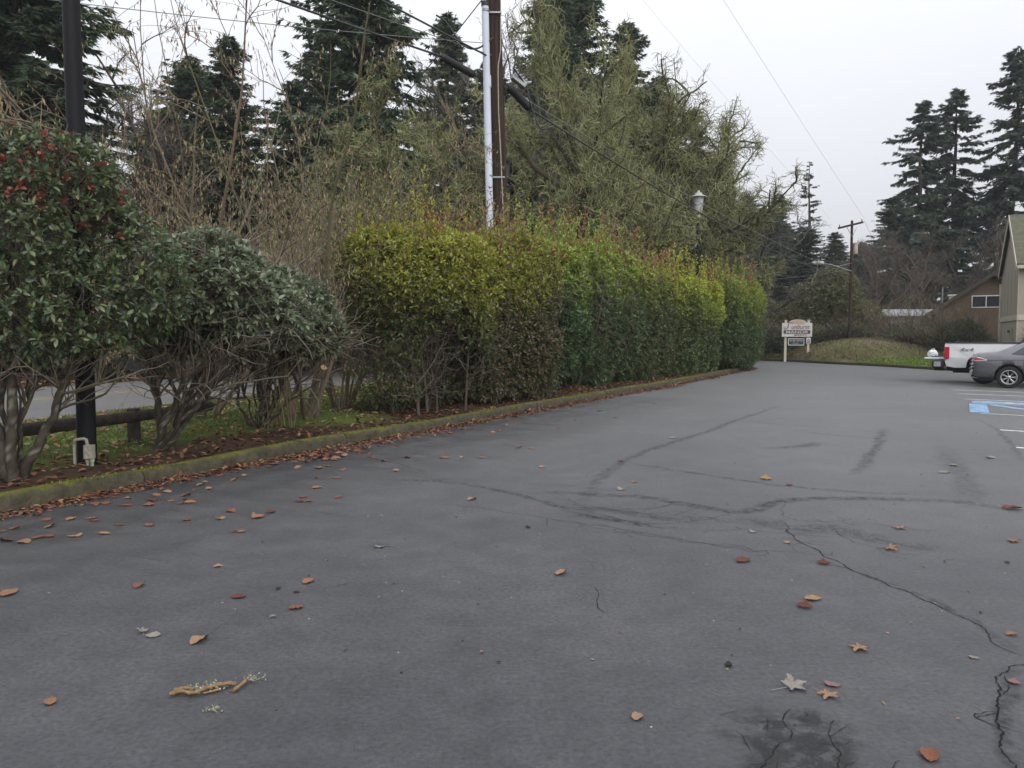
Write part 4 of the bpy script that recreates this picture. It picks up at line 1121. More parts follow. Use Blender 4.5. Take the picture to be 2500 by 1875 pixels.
# ---- conifers
def fir_mesh(seed, H, W, nb, dens, droop, first=.1, col=(.095, .135, .075), sp_len=.68, top=(.135, .18, .1)):
    rng = np.random.default_rng(seed)
    g = Geo(); K = 10
    T = np.zeros((1, K, 3)); T[0, :, 2] = np.linspace(0, H, K); T[0, 1:, :2] = np.cumsum(rng.normal(size=(K - 1, 2)) * .06, 0)
    tubes(g, T, np.linspace(H * .016, .02, K)[None], 8, (.06, .048, .038), 0, .08, rng)
    tm = g.mesh('trunk', M['bark'], True)
    h = first + (1 - first) * rng.uniform(0, 1, nb) ** .85
    prof = np.where(h < .3, .75 + .25 * h / .3, 1) * (1 - h) ** .62 + .02
    L = W * prof * np.clip(rng.normal(.82, .2, nb), .35, 1.3) * (1 + .18 * np.sin(h * 23 + seed) * np.sin(h * 9))
    az = rng.uniform(0, 2 * PI, nb)
    x = np.stack([np.interp(h * H, T[0, :, 2], T[0, :, k]) for k in (0, 1)] + [h * H], 1)
    el = .45 - .55 * (1 - h) + rng.normal(size=nb) * .12
    d = np.stack([np.cos(az) * np.cos(el), np.sin(az) * np.cos(el), np.sin(el)], 1)
    Kb = 8
    P = [x]; dd = d.copy()
    for k in range(Kb - 1):
        dd = unit(dd + np.array([0, 0, -.10 if k < 4 else .10]) * droop + rng.normal(size=dd.shape) * .04)
        P.append(P[-1] + dd * (L / (Kb - 1))[:, None])
    P = np.stack(P, 1)
    g = Geo()
    tubes(g, P, np.linspace(.035, .008, Kb)[None] * (L / W + .3)[:, None], 3, (.045, .038, .03))
    m = int(dens)
    p, dr, tt, pi = spawn(P, m, .12, 1.0, .7, 1.25, rng)
    keep = rng.uniform(size=len(p)) < np.clip(L[pi] / W * 1.5 + .15, 0, 1)
    p, dr, tt, pi = p[keep], dr[keep], tt[keep], pi[keep]
    dr = unit(dr * np.array([1, 1, .35]) + np.array([0, 0, -.12 * droop]) + unit(d[pi]) * .35)
    n = len(p); sl = sp_len * rng.uniform(.55, 1.1, n) * (1.15 - .5 * tt) * (.6 + .5 * L[pi] / W)
    c = jit(col, n, rng, .35, .12); tp = rng.uniform(size=n) < .3; c[tp] = jit(top, tp.sum(), rng, .25, .1)
    # every spray: a drooping fan of flat twigs
    for k, (ang, ln) in enumerate(((0, 1.0), (.6, .8), (-.6, .8), (.2, .85))):
        s = unit(np.cross(dr, np.array([0, 0, 1.0]))); dk = unit(dr * math.cos(ang) + s * math.sin(ang) + rng.normal(size=dr.shape) * .15 + np.array([0, 0, -.3 * droop * (k == 3) - .1]) - np.array([0, 0, .45]) * rng.uniform(size=(n, 1)))
        leaves(g, p + dr * sl[:, None] * (.0 if k == 0 else .12), dk, sl * ln, sl * .26, c * rng.uniform(.85, 1.15, (n, 1)), rng, -.2, .12, False, 0, upmix=.8)
    return tm, g.mesh('crown', M['needle'])
frA = fir_mesh(501, 22, 4.6, 600, 44, 1.0, .06)
frB = fir_mesh(502, 22, 5.2, 580, 46, 1.3, .08, (.095, .14, .08))
frC = fir_mesh(503, 22, 5.0, 240, 50, 1.7, .16, (.08, .11, .092), .75)
pnD = fir_mesh(504, 22, 2.7, 85, 30, .6, .3, (.05, .062, .045), .55)
GF = 'firs in the wood across the street'
def fir(ms, label, x, y, H, wf, rz, group=GF, name='fir_tree', z=-.05):
    place_tree(ms, name, label, (x, y, z), rz, (wf, wf, H / 22), 'fir', group)
fir(frB, 'huge dark fir behind the black post at the far left', -18.8, 30.5, 21, 1.35, .4)
fir(frA, 'dark fir left of the huge one at the left picture edge', -23.5, 34, 22, 1.1, 2.0)
fir(frA, 'slim fir with a free standing top behind the tall hazels', -14.4, 40, 16.6, .95, 1.1)
fir(frB, 'broad tall fir in the middle of the wood, left of the pole', -7.4, 37.5, 23.5, 1.12, 2.2)
fir(frA, 'narrow fir standing free just left of the pole cables', -3.9, 48, 21, 1.05, 3.0)
fir(frB, 'fir behind the bare oak, left of the slim fir', -18.5, 45, 17.5, 1.2, 3.4)
fir(frA, 'fir between the slim fir and the broad fir, further back', -12.5, 52, 18, 1.2, .5)
fir(frB, 'low dark fir behind the hazel thicket at the left', -16.6, 38, 12.5, 1.05, 4.9)
fir(frB, 'low dark fir left of the broad one', -10.9, 40.5, 14.5, 1.05, 5.8)
fir(frA, 'dark fir right behind the pale mossy oak', -1.4, 45, 17, 1.15, 1.9)
fir(frC, 'dark fir between the broad one and the narrow one', -9.8, 42, 18, .9, 4.0)
fir(frB, 'tall fir behind the big mossy oak, its top cut by the picture edge', 4.6, 55, 27, 1.5, 5.0)
fir(frA, 'tall fir right behind the utility pole, left of the tallest', 2.4, 51, 25, 1.25, 2.2)
fir(frA, 'fir stepping down right of the tall one behind the oaks', 7.9, 55.5, 23.3, 1.35, .9)
fir(frB, 'lower fir behind the broad mossy oak', 10.5, 58, 20.5, 1.2, 1.7)
fir(frA, 'small fir top showing right of the mossy oaks', 14.2, 62, 19.3, 1.05, 2.9)
fir(frC, 'fir deep in the wood behind the pale mossy oak', 0.2, 52, 15, 1.1, .2)
fir(frC, 'fir deep in the wood behind the hazel thicket', -12, 48, 14, 1.2, 1.2)
fir(frB, 'fir deep in the wood at the left, low and wide', -19, 42, 11, 1.0, 2.4)
fir(frB, 'dark young fir low in the wood behind the brown hedge shrub', -4.6, 38, 9.5, .85, 3.3)
fir(frA, 'dark young fir low in the wood behind the tallest hedge shrub', 5.2, 43, 10.5, .9, 4.6)
fir(frB, 'dark fir behind the broad mossy oak, right of the tall ones', 8.4, 50, 15.5, 1.2, .1)
fir(frA, 'dark fir behind the big mossy oak, right of the pole', 4.2, 47, 16, 1.2, 2.6)
fir(frB, 'dark young fir low in the wood behind the lantern', 11.0, 52, 12.0, .95, 5.5)
GD = 'distant firs beyond the sign'
fir(frB, 'distant fir nearest to the end of the hedge', 30.0, 100, 19.5, 1.5, .3, GD)
fir(frA, 'distant fir with twin tip left of the lone pine', 35.2, 104, 20.3, 1.35, 1.3, GD)
fir(frB, 'distant dark fir filling in below the lone pine', 33.4, 96, 15.5, 1.4, 4.3, GD)
fir(pnD, 'tall sparse pine standing above the distant firs', 36.2, 95, 22.6, 1.3, 2.3, GD, 'pine_tree')
fir(frA, 'distant fir just left of the near far-off power pole', 44.0, 106, 14.5, 1.2, 3.2, GD)
fir(frB, 'distant fir behind the transformer on the power pole', 48.6, 108, 14.5, 1.1, 4.2, GD)
fir(frA, 'small distant fir between the two power poles', 52.5, 118, 15.0, 1.1, 5.2, GD)
fir(pnD, 'thin bare pine far off right of the second power pole', 56.2, 112, 15.0, .9, .8, GD, 'pine_tree')
fir(pnD, 'thin pine far off beside the big right hand firs', 60.5, 114, 16.0, .9, 1.8, GD, 'pine_tree')
fir(frB, 'low distant fir behind the bush at the sign', 38.5, 88, 10.0, 1.3, 2.1, GD)
fir(frB, 'distant fir filling the gap between the wood and the sign', 26.0, 92, 17.0, 1.3, .6, GD)
fir(frA, 'low distant fir right of the lone pine', 40.6, 98, 14.5, 1.2, 2.9, GD)
fir(frB, 'fir right beyond the end of the hedge', 22.0, 76, 13.5, 1.2, 1.6, GD)
fir(frA, 'second fir beyond the end of the hedge', 26.2, 80, 14.5, 1.3, 3.6, GD)
fir(frB, 'third fir beyond the end of the hedge, left of the power pole', 31.0, 82, 13, 1.3, 5.1, GD)
GR = 'big firs behind the houses'
fir(frC, 'big open fir with drooping arms, left of the three by the house', 35.2, 68, 21.8, 1.25, .5, GR)
fir(frC, 'middle one of the three big firs by the house', 39.9, 70.5, 23.7, 1.3, 2.7, GR)
fir(frC, 'tallest of the three big firs, at the right picture edge', 42.3, 66, 25.5, 1.4, 4.5, GR)
fir(frB, 'dark fir lower down behind the brown house', 38.0, 78, 15, 1.3, 1.0, GR)

# ---- brown bare trees and thickets round the far houses
brM = oak_mesh(601, 9.0, False, 11, .9, .14, .72, bark=(.09, .062, .045))
brN = hazel_mesh(602, 22, 5.0, .7, 2, 1.0)
GT = 'bare brown trees by the brown house'
for lab, x, y, rz, s in [('bare brown tree left of the brown house', 28.2, 60, .4, (1.0, 1.0, 1.05)), ('bare brown tree rising over the brown house roof', 33.3, 63, 1.9, (1.15, 1.15, 1.2)),
                         ('bare brown tree between the brown house and the beige building', 38.2, 62, 3.1, (1.1, 1.1, 1.2))]:
    place_tree(brM, 'bare_tree', lab, (x, y, .2), rz, s, 'tree', GT)
for lab, x, y, rz, s in [('bare brown thicket right of the bush at the sign', 25.6, 52.5, .2, (.95, .95, .85)), ('bare brown thicket in front of the white roof', 27.3, 50.5, 1.2, .8), ('bare brown thicket before the brown house', 33.2, 48.3, 2.4, (.4, .4, .5))]:
    place_hazel(brN, 'thicket_shrub', lab, (x, y, .3), rz, s, 'shrub', 'brown thickets behind the lawn')

# ---- leafy bushes beyond the far kerb
def bush_mesh(seed, ells, nros, cols, L=.1, n=7, brown=.15):
    rng = np.random.default_rng(seed); g = Geo()
    p, nrm = ell_points(ells, nros, rng, .5)
    ax = unit(nrm + np.array([0, 0, .5]) + rng.normal(size=nrm.shape) * .5)
    pos, dr, ti = rosettes(p, ax, n, .4, 1.5, .15, rng)
    m_ = len(pos); col = jit((1, 1, 1), m_, rng, .35, .12) * np.array(cols)[rng.integers(0, len(cols), len(p))][ti]
    leaves(g, pos, dr, rng.uniform(.7, 1.3, m_) * L, rng.uniform(.35, .55, m_) * L, col, rng, .2, .1)
    fo = g.mesh('foliage', M['leaf'])
    g = Geo(); tg = p[rng.permutation(len(p))[:60]]
    c0 = np.mean([np.array(c) for c, r in ells], 0); c0[2] = 0
    P, Rr = stems_to(c0, tg, rng, np.full(len(tg), .035), .2)
    tubes(g, P, Rr, 4, jit((.08, .065, .05), len(tg), rng, .3))
    p2, d2, tt, pi = spawn(P, 14, .3, 1, .4, 1.2, rng)
    P2 = grow(p2, d2 + np.array([0, 0, .3]), rng.uniform(.5, 1.3, len(p2)), 5, .15, .03, rng)
    tubes(g, P2, np.linspace(.012, .006, 5)[None].repeat(len(p2), 0), 3, jit((.12, .1, .075), len(p2), rng, .3))
    return g.mesh('branches', M['twig']), fo
def bush(ms, label, loc, rz, s, group=None, name='bush'):
    place_tree(ms, name, label, loc, rz, s, 'bush', group, ('branches', 'foliage'))
BG = [(.13, .145, .055), (.165, .155, .07), (.1, .13, .05), (.18, .155, .085), (.14, .165, .07)]
buA = bush_mesh(701, [((0, 0, 2.4), (2.6, 2.2, 2.4)), ((2.2, .4, 1.8), (2.2, 1.8, 1.8)), ((-2.4, .2, 1.6), (2.2, 1.7, 1.6)), ((.6, .2, 3.9), (1.6, 1.4, 1.5))], 9500, BG, .17)
buB = bush_mesh(702, [((0, 0, .75), (1.2, 1.0, .75)), ((.9, .2, .55), (.9, .8, .55)), ((-.9, .1, .5), (.9, .8, .5))], 2200, [(.085, .12, .05), (.12, .15, .075), (.17, .18, .11)], .1)
buC = bush_mesh(703, [((0, 0, .6), (1.1, .9, .6)), ((.8, .1, .4), (.8, .7, .4))], 1500, [(.1, .055, .035), (.13, .075, .045), (.08, .06, .035)], .1)
bush(buA, 'big rounded brown green bush behind the sign', (22.0, 54.5, .3), .3, (1.2, 1.15, 1.12))
bush(buA, 'wide dark green bush left of the sign', (17.4, 53.5, .1), 2.6, (.9, .85, .75))
bush(buB, 'low dark bush right behind the left sign post', (16.6, 48.6, .3), .4, (1.5, 1.2, 1.3), 'low bushes at the mound')
bush(buB, 'low glossy bush left of the sign at the drive corner', (14.6, 50.4, .15), 1.4, (1.3, 1.1, .9), 'low bushes at the mound')
bush(buB, 'low glossy bush behind the mound crest', (21.2, 49.3, 1.0), 2.4, (1.3, 1.1, .9), 'low bushes at the mound')
bush(buB, 'low glossy bush in front of the thicket', (24.0, 47.5, .7), .9, (1.3, 1.2, 1.1), 'low bushes at the mound')
bush(buC, 'russet leaved low bush on the right slope of the mound', (23.6, 45.4, .5), .2, (1.3, 1.1, 1.0), 'low bushes at the mound')
bush(buB, 'glossy evergreen bush left of the white pickup truck', (25.2, 43.6, .4), 3.4, (1.2, 1.1, 1.45), 'low bushes at the mound')
bush(buB, 'evergreen bush half hidden behind the pickup tailgate', (26.2, 42.0, .25), 4.8, (.8, .8, .65), 'low bushes at the mound')
bush(buC, 'brown bush against the foot of the brown house', (28.6, 48.6, .3), 5.6, (.9, .8, .5), 'low bushes at the mound')
bush(buB, 'small clipped bush at the corner of the beige building', (23.6, 34.7, .3), 5.0, (.7, .6, .9), 'low bushes at the mound')

# ivy and ground cover over the back of the mound
def ground_cover():
    rng = np.random.default_rng(77); g = Geo(); n = 26000
    x = rng.uniform(14, 30, n); y = rng.uniform(38, 56, n)
    d0 = np.array([np.sqrt(((fp - np.array([a, b])) ** 2).sum(1)).min() for a, b in zip(x[::40], y[::40])])
    k = ((y > 47.3 + .35 * (x - 20) ** 1 * 0 - .9 * np.maximum(x - 20.5, 0) + .5 * np.sin(x * 2)) & (y > 49.6 - 1.1 * np.maximum(x - 14, 0) * 0.0) | ((x > 21.8) & (y > 46.8 - 1.25 * (x - 21.8)))) & (y > 40)
    k &= ~((x < 17.5) & (y < 47.5))
    x, y = x[k], y[k]; n = len(x)
    z = hm(x, y, np.full(n, 4.0)) + rng.uniform(.02, .3, n)
    p = np.stack([x, y, z], 1); d = unit(rng.normal(size=(n, 3)) * np.array([1, 1, .5]) + np.array([0, -.3, .4]))
    leaves(g, p, d, rng.uniform(.1, .18, n), rng.uniform(.07, .11, n), jit((.1, .115, .055), n, rng, .4, .15), rng, .15, .1)
    tag(link('ivy_ground_cover', g.mesh('ivy_ground_cover', M['leaf'])), 'low ivy covering the back of the mound', 'ivy', kind='stuff')
ground_cover()

# ---- grass blades and leaf litter on the verge
def grass():
    rng = np.random.default_rng(41); g = Geo()
    p, b = verge_sample(52000, rng, 6, 34); k = b < rng.uniform(.0, .5, len(b)); p = p[k]; n = len(p)
    d = unit(rng.normal(size=(n, 3)) * .45 + np.array([0, 0, 1.0]))
    leaves(g, p, d, rng.uniform(.03, .085, n), rng.uniform(.006, .012, n) * (1 + p[:, 1] / 25), jit((.125, .155, .042), n, rng, .4, .15), rng, .1, .2, upmix=.0)
    tag(link('grass', g.mesh('grass', M['grass'])), 'short green grass growing on the verge behind the kerb', 'grass', kind='stuff')
    g = Geo(); n = 24000
    x = rng.uniform(14, 24, n); y = rng.uniform(32, 50, n)
    dist = np.min(np.linalg.norm(fp[None, ::2] - np.stack([x, y], 1)[:, None], axis=2), 1)
    i = np.argmin(np.linalg.norm(fp[None] - np.stack([x, y], 1)[:, None], axis=2), 1)
    side = ((np.stack([x, y], 1) - fp[i]) * fn[i]).sum(1)
    k = (side > .2); x, y, side = x[k], y[k], side[k]; n = len(x)
    p = np.stack([x, y, hm(x, y, side)], 1); d = unit(rng.normal(size=(n, 3)) * .5 + np.array([0, 0, 1.0]))
    dry = rng.uniform(size=n) < .7 * np.exp(-((x - 20) / 3.5) ** 2 - ((y - 43.5) / 5) ** 2) * 1.8
    c = jit((.115, .125, .045), n, rng, .4, .15); c[dry] = jit((.19, .155, .09), dry.sum(), rng, .3); lw = (y < 40.5 + rng.normal(size=n) * .7) & (x > 18); c[lw] = jit((.13, .19, .035), lw.sum(), rng, .3, .1)
    leaves(g, p, d, rng.uniform(.07, .2, n), rng.uniform(.04, .07, n), c, rng, .1, .2, upmix=0)
    tag(link('grass', g.mesh('grass', M['grass'])), 'patchy green and dry grass growing on the mound by the sign', 'grass', kind='stuff')
grass()

LC = {'r': (.24, .095, .055), 'o': (.3, .155, .085), 'y': (.38, .23, .1), 't': (.36, .22, .13), 'd': (.15, .05, .032), 'p': (.3, .17, .16), 'k': (.03, .025, .022), 'w': (.3, .27, .23)}
def litter():
    rng = np.random.default_rng(43)
    cl = np.array([LC['r'], LC['o'], LC['d'], LC['t'], (.13, .07, .045), (.2, .1, .06)])
    def lay(g, p, s0, s1, n_, mul=1.0, cset=None):
        n = len(p); d = rng.normal(size=(n, 3)) * np.array([1, 1, .22]); d = unit(d)
        cc = cl if cset is None else cset
        leaves(g, p, d, rng.uniform(s0, s1, n), rng.uniform(.45, .65, n) * (s0 + s1) / 2, jit((1, 1, 1), n, rng, .35, .1) * cc[rng.integers(0, len(cc), n)] * mul, rng, .15, rng.uniform(-.1, .3, n)[:, None], True, 0, None, .92)
    g = Geo(); p, b = verge_sample(26000, rng, 5, 38); k = b > rng.uniform(.1, .9, len(b)); p = p[k]; p[:, 2] += rng.uniform(.005, .04, len(p))
    lay(g, p, .06, .12, 0, .75)
    tag(link('leaf_litter', g.mesh('leaf_litter', M['dryleaf'], True)), 'thick brown leaf litter in the bed behind the kerb', 'leaf litter', kind='stuff')
    g = Geo(); p, b = verge_sample(5200, rng, 5, 34); k = b < .4; p = p[k]; p[:, 2] += rng.uniform(.02, .05, len(p))
    lay(g, p, .07, .15, 0, .95, np.array([LC['t'], LC['y'], (.3, .2, .12), LC['o'], (.28, .21, .14)]))
    tag(link('leaf_litter', g.mesh('leaf_litter', M['dryleaf'], True)), 'pale fallen leaves scattered in the verge grass', 'leaf litter', kind='stuff')
    # drift of small leaf bits in the gutter
    g = Geo(); n = 9000; i = rng.integers(44, len(kp) - 18, n); o = -np.abs(rng.normal(size=n)) * (.13 + .24 * np.clip(wob(np.concatenate([kp[i], np.zeros((n, 1))], 1), .9, 2), 0, 1))
    p = kp[i] + (kp[i + 1] - kp[i]) * rng.uniform(0, 1, (n, 1)) + kn[i] * (o - .01)[:, None]
    p = np.concatenate([p, rng.uniform(.006, .03, (n, 1))], 1)
    lay(g, p, .035, .095, 0, .85)
    tag(link('leaf_litter', g.mesh('leaf_litter', M['dryleaf'], True)), 'drift of leaf crumbs in the gutter along the mossy kerb', 'leaf litter', kind='stuff')
    g = Geo(); n = 700
    p = np.stack([rng.uniform(-4, 14, n), rng.uniform(2.4, 40, n) , np.full(n, .006)], 1); p[:, 0] = p[:, 0] * (.25 + p[:, 1] / 26)
    i = np.argmin(np.linalg.norm(kp[None] - p[:, None, :2], axis=2), 1); k = ((p[:, :2] - kp[i]) * kn[i]).sum(1) < -.1; p = p[k]
    lay(g, p, .012, .035, 0, 1.0, np.array([LC['w'], LC['k'], LC['t'], LC['k'], (.25, .2, .14)]))
    tag(link('ground_debris', g.mesh('ground_debris', M['dryleaf'])), 'tiny leaf crumbs and grit strewn over the parking lot', 'debris', kind='stuff')
    # leaves on the woodland floor across the street
    g = Geo(); n = 9000; i = rng.integers(20, 110, n); o = 8.3 + np.abs(rng.normal(size=n)) * 3
    p = sp[np.minimum(i, len(sp) - 2)] + sn[np.minimum(i, len(sp) - 2)] * o[:, None] + rng.normal(size=(n, 2)) * .3
    p = np.concatenate([p, rng.uniform(-.09, -.02, (n, 1))], 1)
    lay(g, p, .12, .22, 0, .8)
    tag(link('leaf_litter', g.mesh('leaf_litter', M['dryleaf'])), 'rust brown leaf litter along the far side of the street', 'leaf litter', kind='stuff')
litter()

# ---- single fallen leaves on the asphalt
def leaf_variants():
    rng = np.random.default_rng(51); ov = []; mp_ = []
    for k in range(7):          # oval leaf: cupped or half rolled, wavy torn edge
        nl, nw = 9, 5; u = np.linspace(0, 1, nl); v = np.linspace(-1, 1, nw)
        wd = .31 * np.sin(PI * u ** .85) ** .75 + .012
        curl = (.15, .4, .7, .3, .95, .2, .6)[k]; bend = rng.uniform(-.1, .5); asym = rng.uniform(-.3, .5)
        X = (u - .5)[:, None] + 0 * v; Y = wd[:, None] * v * (1 + .13 * rng.normal(size=(nl, nw)) * (np.abs(v) > .9))
        Z = curl * (Y ** 2) * 1.5 * (1 + asym * np.sign(Y)) + bend * (X ** 2) + .05 * np.sin(X * 9 + k) * np.abs(Y) + .02 * rng.normal(size=X.shape) * (np.abs(v) > .4) + .03
        Z -= Z.min() - .012
        V = np.stack([X, Y, Z], -1).reshape(-1, 3); g = Geo()
        g.add(V, gridfaces(nl, nw)[:, ::-1])
        g.add([(.47, 0, .03), (.7, .02 * k, .02), (.7, .02 * k + .012, .025), (.47, .014, .035)], [(0, 1, 2, 3)])
        ov.append(g)
    for k in range(4):          # lobed maple leaf
        an = np.linspace(-PI, PI, 60, endpoint=False)
        r = .15 + .34 * np.abs(np.cos(an * 2.5)) ** 2.6 * (1 - .42 * np.abs(an) / PI) * rng.uniform(.85, 1.1) + .05 * np.abs(np.cos(an * 7.5)) ** 3 + .018 * rng.normal(size=60)
        g = Geo(); rings = [0.0, .5, 1.0]; V = [(0, 0, .03)]
        for f in rings[1:]:
            for a, q in zip(an, r):
                x, y = math.cos(a) * q * f, math.sin(a) * q * f
                V.append((x, y, .03 + (.25 + .1 * k) * (q * f) ** 2 * max(0, math.sin(a * 2 + k)) + .025 * rng.normal() * (f == 1) + .55 * (k % 2) * max(0, y) * 1.1 + .25 * abs(math.sin(a * 2.5)) * q * f))
        V = np.array(V); V[:, 2] -= V[:, 2].min() - .01
        F3 = [(0, 1 + i, 1 + (i + 1) % 60) for i in range(60)]; F4 = [(1 + i, 61 + i, 61 + (i + 1) % 60, 1 + (i + 1) % 60) for i in range(60)]
        g.add(V, F3); g.f[0] = np.array(F3)
        g2 = Geo(); g2.add(V, F4)
        gg = Geo(); gg.add(V, F3); gg.f.append(np.array(F4)); gg.m.append(np.zeros(len(F4), np.int32))
        gg.add([(-.2, 0, .03), (-.75, .03, .02), (-.75, .045, .03), (-.2, .02, .04)], [(0, 1, 2, 3)])
        mp_.append(gg)
    return ov, mp_
OV, MP = leaf_variants()
_lc = {}
def leafmat(code):
    if code not in _lc:
        c = LC[code]
        _lc[code] = mat('fallen_leaf_' + code, c, .7, .35, 14, .5, 40, spec=.3, second=tuple(x * .6 for x in c))
    return _lc[code]
_lm = {}
def leaf_obj(kind, k, code, x, y, s, rz, label, group, tilt=0.0):
    key = (kind, k, code)
    if key not in _lm:
        src = (OV if kind == 'o' else MP)[k]
        _lm[key] = src.mesh('fallen_leaf', leafmat(code), True)
    o = link('fallen_leaf', _lm[key], None, (x, y, .004)); o.rotation_euler = (tilt, tilt * .5, rz); o.scale = (s, s, s * (1.0 if kind == 'o' else .8))
    return tag(o, label, 'leaf', group)
CN = {'r': 'reddish brown', 'o': 'orange brown', 'y': 'golden', 't': 'tan', 'd': 'dark brown curled', 'p': 'pinkish', 'k': 'blackened', 'w': 'bleached pale'}
SPECIAL = {0: 'round reddish leaf lying alone on the left asphalt', 1: 'large oval tan leaf in the left foreground', 2: 'curled dark leaf right of the round reddish one', 3: 'orange leaf alone, straight behind the left foreground stick',
           5: 'tan leaf alone in the middle of the lot', 6: 'long curled dark red leaf right of the middle of the lot', 7: 'golden folded leaf on the right, above a darker one', 8: 'golden leaf on the far asphalt right of the middle',
           9: 'round rust leaf at the bottom right corner', 10: 'long dark red leaf at the right picture edge', 50: 'small orange leaf in the left foreground corner', 51: 'orange leaf at the left picture edge, alone', 55: 'small tan leaf in the middle foreground'}
def where(p):
    for y, t_ in ((7.3, 'in front of the big red tipped shrub'), (8.6, 'in front of the black post'), (9.6, 'in front of the crooked stemmed shrub'), (11.2, 'in front of the sheaf stemmed shrub'), (13.0, 'in the gap before the hedge'), (15.2, 'in front of the ragged olive hedge end'), (18.5, 'in front of the brown hedge shrub')):
        if p[1] < y: return t_
    return 'in front of the green hedge'
def fallen_leaves():
    rng = np.random.default_rng(61)
    for i, (x, y, c, s) in enumerate(OVAL):
        nearkerb = np.min(np.linalg.norm(kp - np.array([x, y]), axis=1)) < 2.2
        lab = SPECIAL.get(i) or ('%s leaf %s' % (CN[c], 'on the dark asphalt ' + where((x, y)) if nearkerb else ('out on the open asphalt ' + ('in the near foreground' if y < 4.6 else 'beyond the long crack' if x > 2 else 'in the middle of the lot' if y < 8 else 'far out in the lot'))))
        leaf_obj('o', int(rng.integers(0, 7)), c, x, y, s * .92, rng.uniform(0, 6.28), lab, None if i in SPECIAL else 'single leaves on the asphalt', rng.normal() * .04)
    ml = ['tan maple leaf with a long stalk, on the right', 'pale maple leaf at the bottom right, left of its twin', 'tan crumpled maple leaf at the bottom right beside a pink leaf', 'folded tan maple leaf right of the long crack',
          'pale pink maple leaf far out on the right', 'small pale maple leaf left of the large oval leaf', 'tiny pale maple leaf straight above the stick']
    for i, (x, y, c, s) in enumerate(MAPLE):
        leaf_obj('m', i % 4, c, x, y, s * .88, rng.uniform(0, 6.28), ml[i], 'maple leaves on the asphalt')
    n = 0
    cs = ['r', 'r', 'o', 'o', 'd', 't', 'r']
    while n < 185:
        i = int(40 + 62 * rng.uniform() ** 1.15); o = .05 + abs(rng.normal()) * (.5 if rng.uniform() < .7 else 1.0)
        if i > 60 and rng.uniform() < .55: o *= .4
        p = kp[i] + (kp[i + 1] - kp[i]) * rng.uniform() - kn[i] * o
        if p[1] < 5.5: continue
        cc = cs[int(rng.integers(0, 7))]
        leaf_obj('o', int(rng.integers(0, 7)), cc, p[0], p[1], rng.uniform(.06, .12), rng.uniform(0, 6.28), '%s leaf by the kerb %s' % (CN[cc], where(p)), 'leaves strewn along the kerb', rng.normal() * .1)
        n += 1
    # pile in the gutter by the third shrub
    for k in range(26):
        p = np.array([-2.35, 9.75]) + rng.normal(size=2) * np.array([.22, .28])
        o = leaf_obj('o', int(rng.integers(0, 7)), cs[int(rng.integers(0, 7))], p[0], p[1], rng.uniform(.09, .14), rng.uniform(0, 6.28), 'russet leaf in the small pile in the gutter by the sheaf stemmed shrub', 'leaf pile in the gutter', rng.normal() * .2)
        o.location.z = rng.uniform(.004, .05)
fallen_leaves()
def held_leaf(code, loc, label):
    o = leaf_obj('o', 1, code, loc[0], loc[1], .11, 1.2, label, None); o.location = loc; o.rotation_euler = (1.2, .3, .6)
held_leaf('o', (-3.4, 12.0, 2.48), 'single orange leaf caught high in the hazel twigs')
held_leaf('y', (-2.75, 11.3, 1.08), 'single yellow leaf hanging low left of the hedge')

# broken lichen-covered stick in the foreground
def stick():
    rng = np.random.default_rng(71)
    t = thing('broken_stick', 'broken tan stick with flaking lichen in the left foreground', 'stick', (-1.36, 3.27, 0))
    B = np.array([-1.36, 3.27, 0])
    for nm, P, r in [('bark_piece', [(-1.47, 3.235, .012), (-1.42, 3.245, .02), (-1.37, 3.235, .016), (-1.32, 3.28, .022), (-1.26, 3.32, .018), (-1.22, 3.335, .012)], .009),
                     ('bark_piece', [(-1.46, 3.255, .02), (-1.41, 3.26, .028), (-1.375, 3.245, .024)], .008),
                     ('bark_piece', [(-1.21, 3.27, .01), (-1.19, 3.32, .016), (-1.185, 3.37, .014)], .008), ('splinter', [(-1.33, 3.25, .008), (-1.27, 3.285, .01)], .005), ('splinter', [(-1.23, 3.27, .006), (-1.2, 3.30, .01)], .004)]:
        Q = resample(P, .015); g = Geo(); tubes(g, (Q - B)[None], np.full((1, len(Q)), r) * rng.uniform(.7, 1.2, (1, len(Q))), 6, (.3, .2, .1), 0, .2, rng, True)
        link(nm, g.mesh(nm, mat('stick_bark', (.3, .19, .09), .85, .4, 40, .6, 80, second=(.13, .075, .035)) if 'stick_bark' not in bpy.data.materials else bpy.data.materials['stick_bark'], True), t)
    g = Geo(); n = 260; k = rng.integers(0, 3, n); c = np.array([(-1.38, 3.27, .015), (-1.3, 3.31, .015), (-1.16, 3.385, .012)])[k]
    p = c + rng.normal(size=(n, 3)) * np.array([.03, .014, .006]) - B; p[:, 2] = np.abs(p[:, 2])
    leaves(g, p, unit(rng.normal(size=(n, 3)) + np.array([0, 0, .5])), rng.uniform(.006, .016, n), rng.uniform(.004, .01, n), jit((.27, .27, .2), n, rng, .35), rng)
    link('lichen', g.mesh('lichen', M['moss']), t)
    g = Geo(); n = 70; p = rng.normal(size=(n, 3)) * np.array([.02, .008, .004]); p[:, 2] = np.abs(p[:, 2]) + .003
    leaves(g, p, unit(rng.normal(size=(n, 3))), rng.uniform(.006, .014, n), rng.uniform(.004, .009, n), jit((.25, .25, .18), n, rng, .4), rng)
    tag(link('lichen_flake', g.mesh('lichen_flake', M['moss']), None, (-1.24, 3.11, 0)), 'small scrap of pale lichen just below the broken stick', 'lichen')
stick()

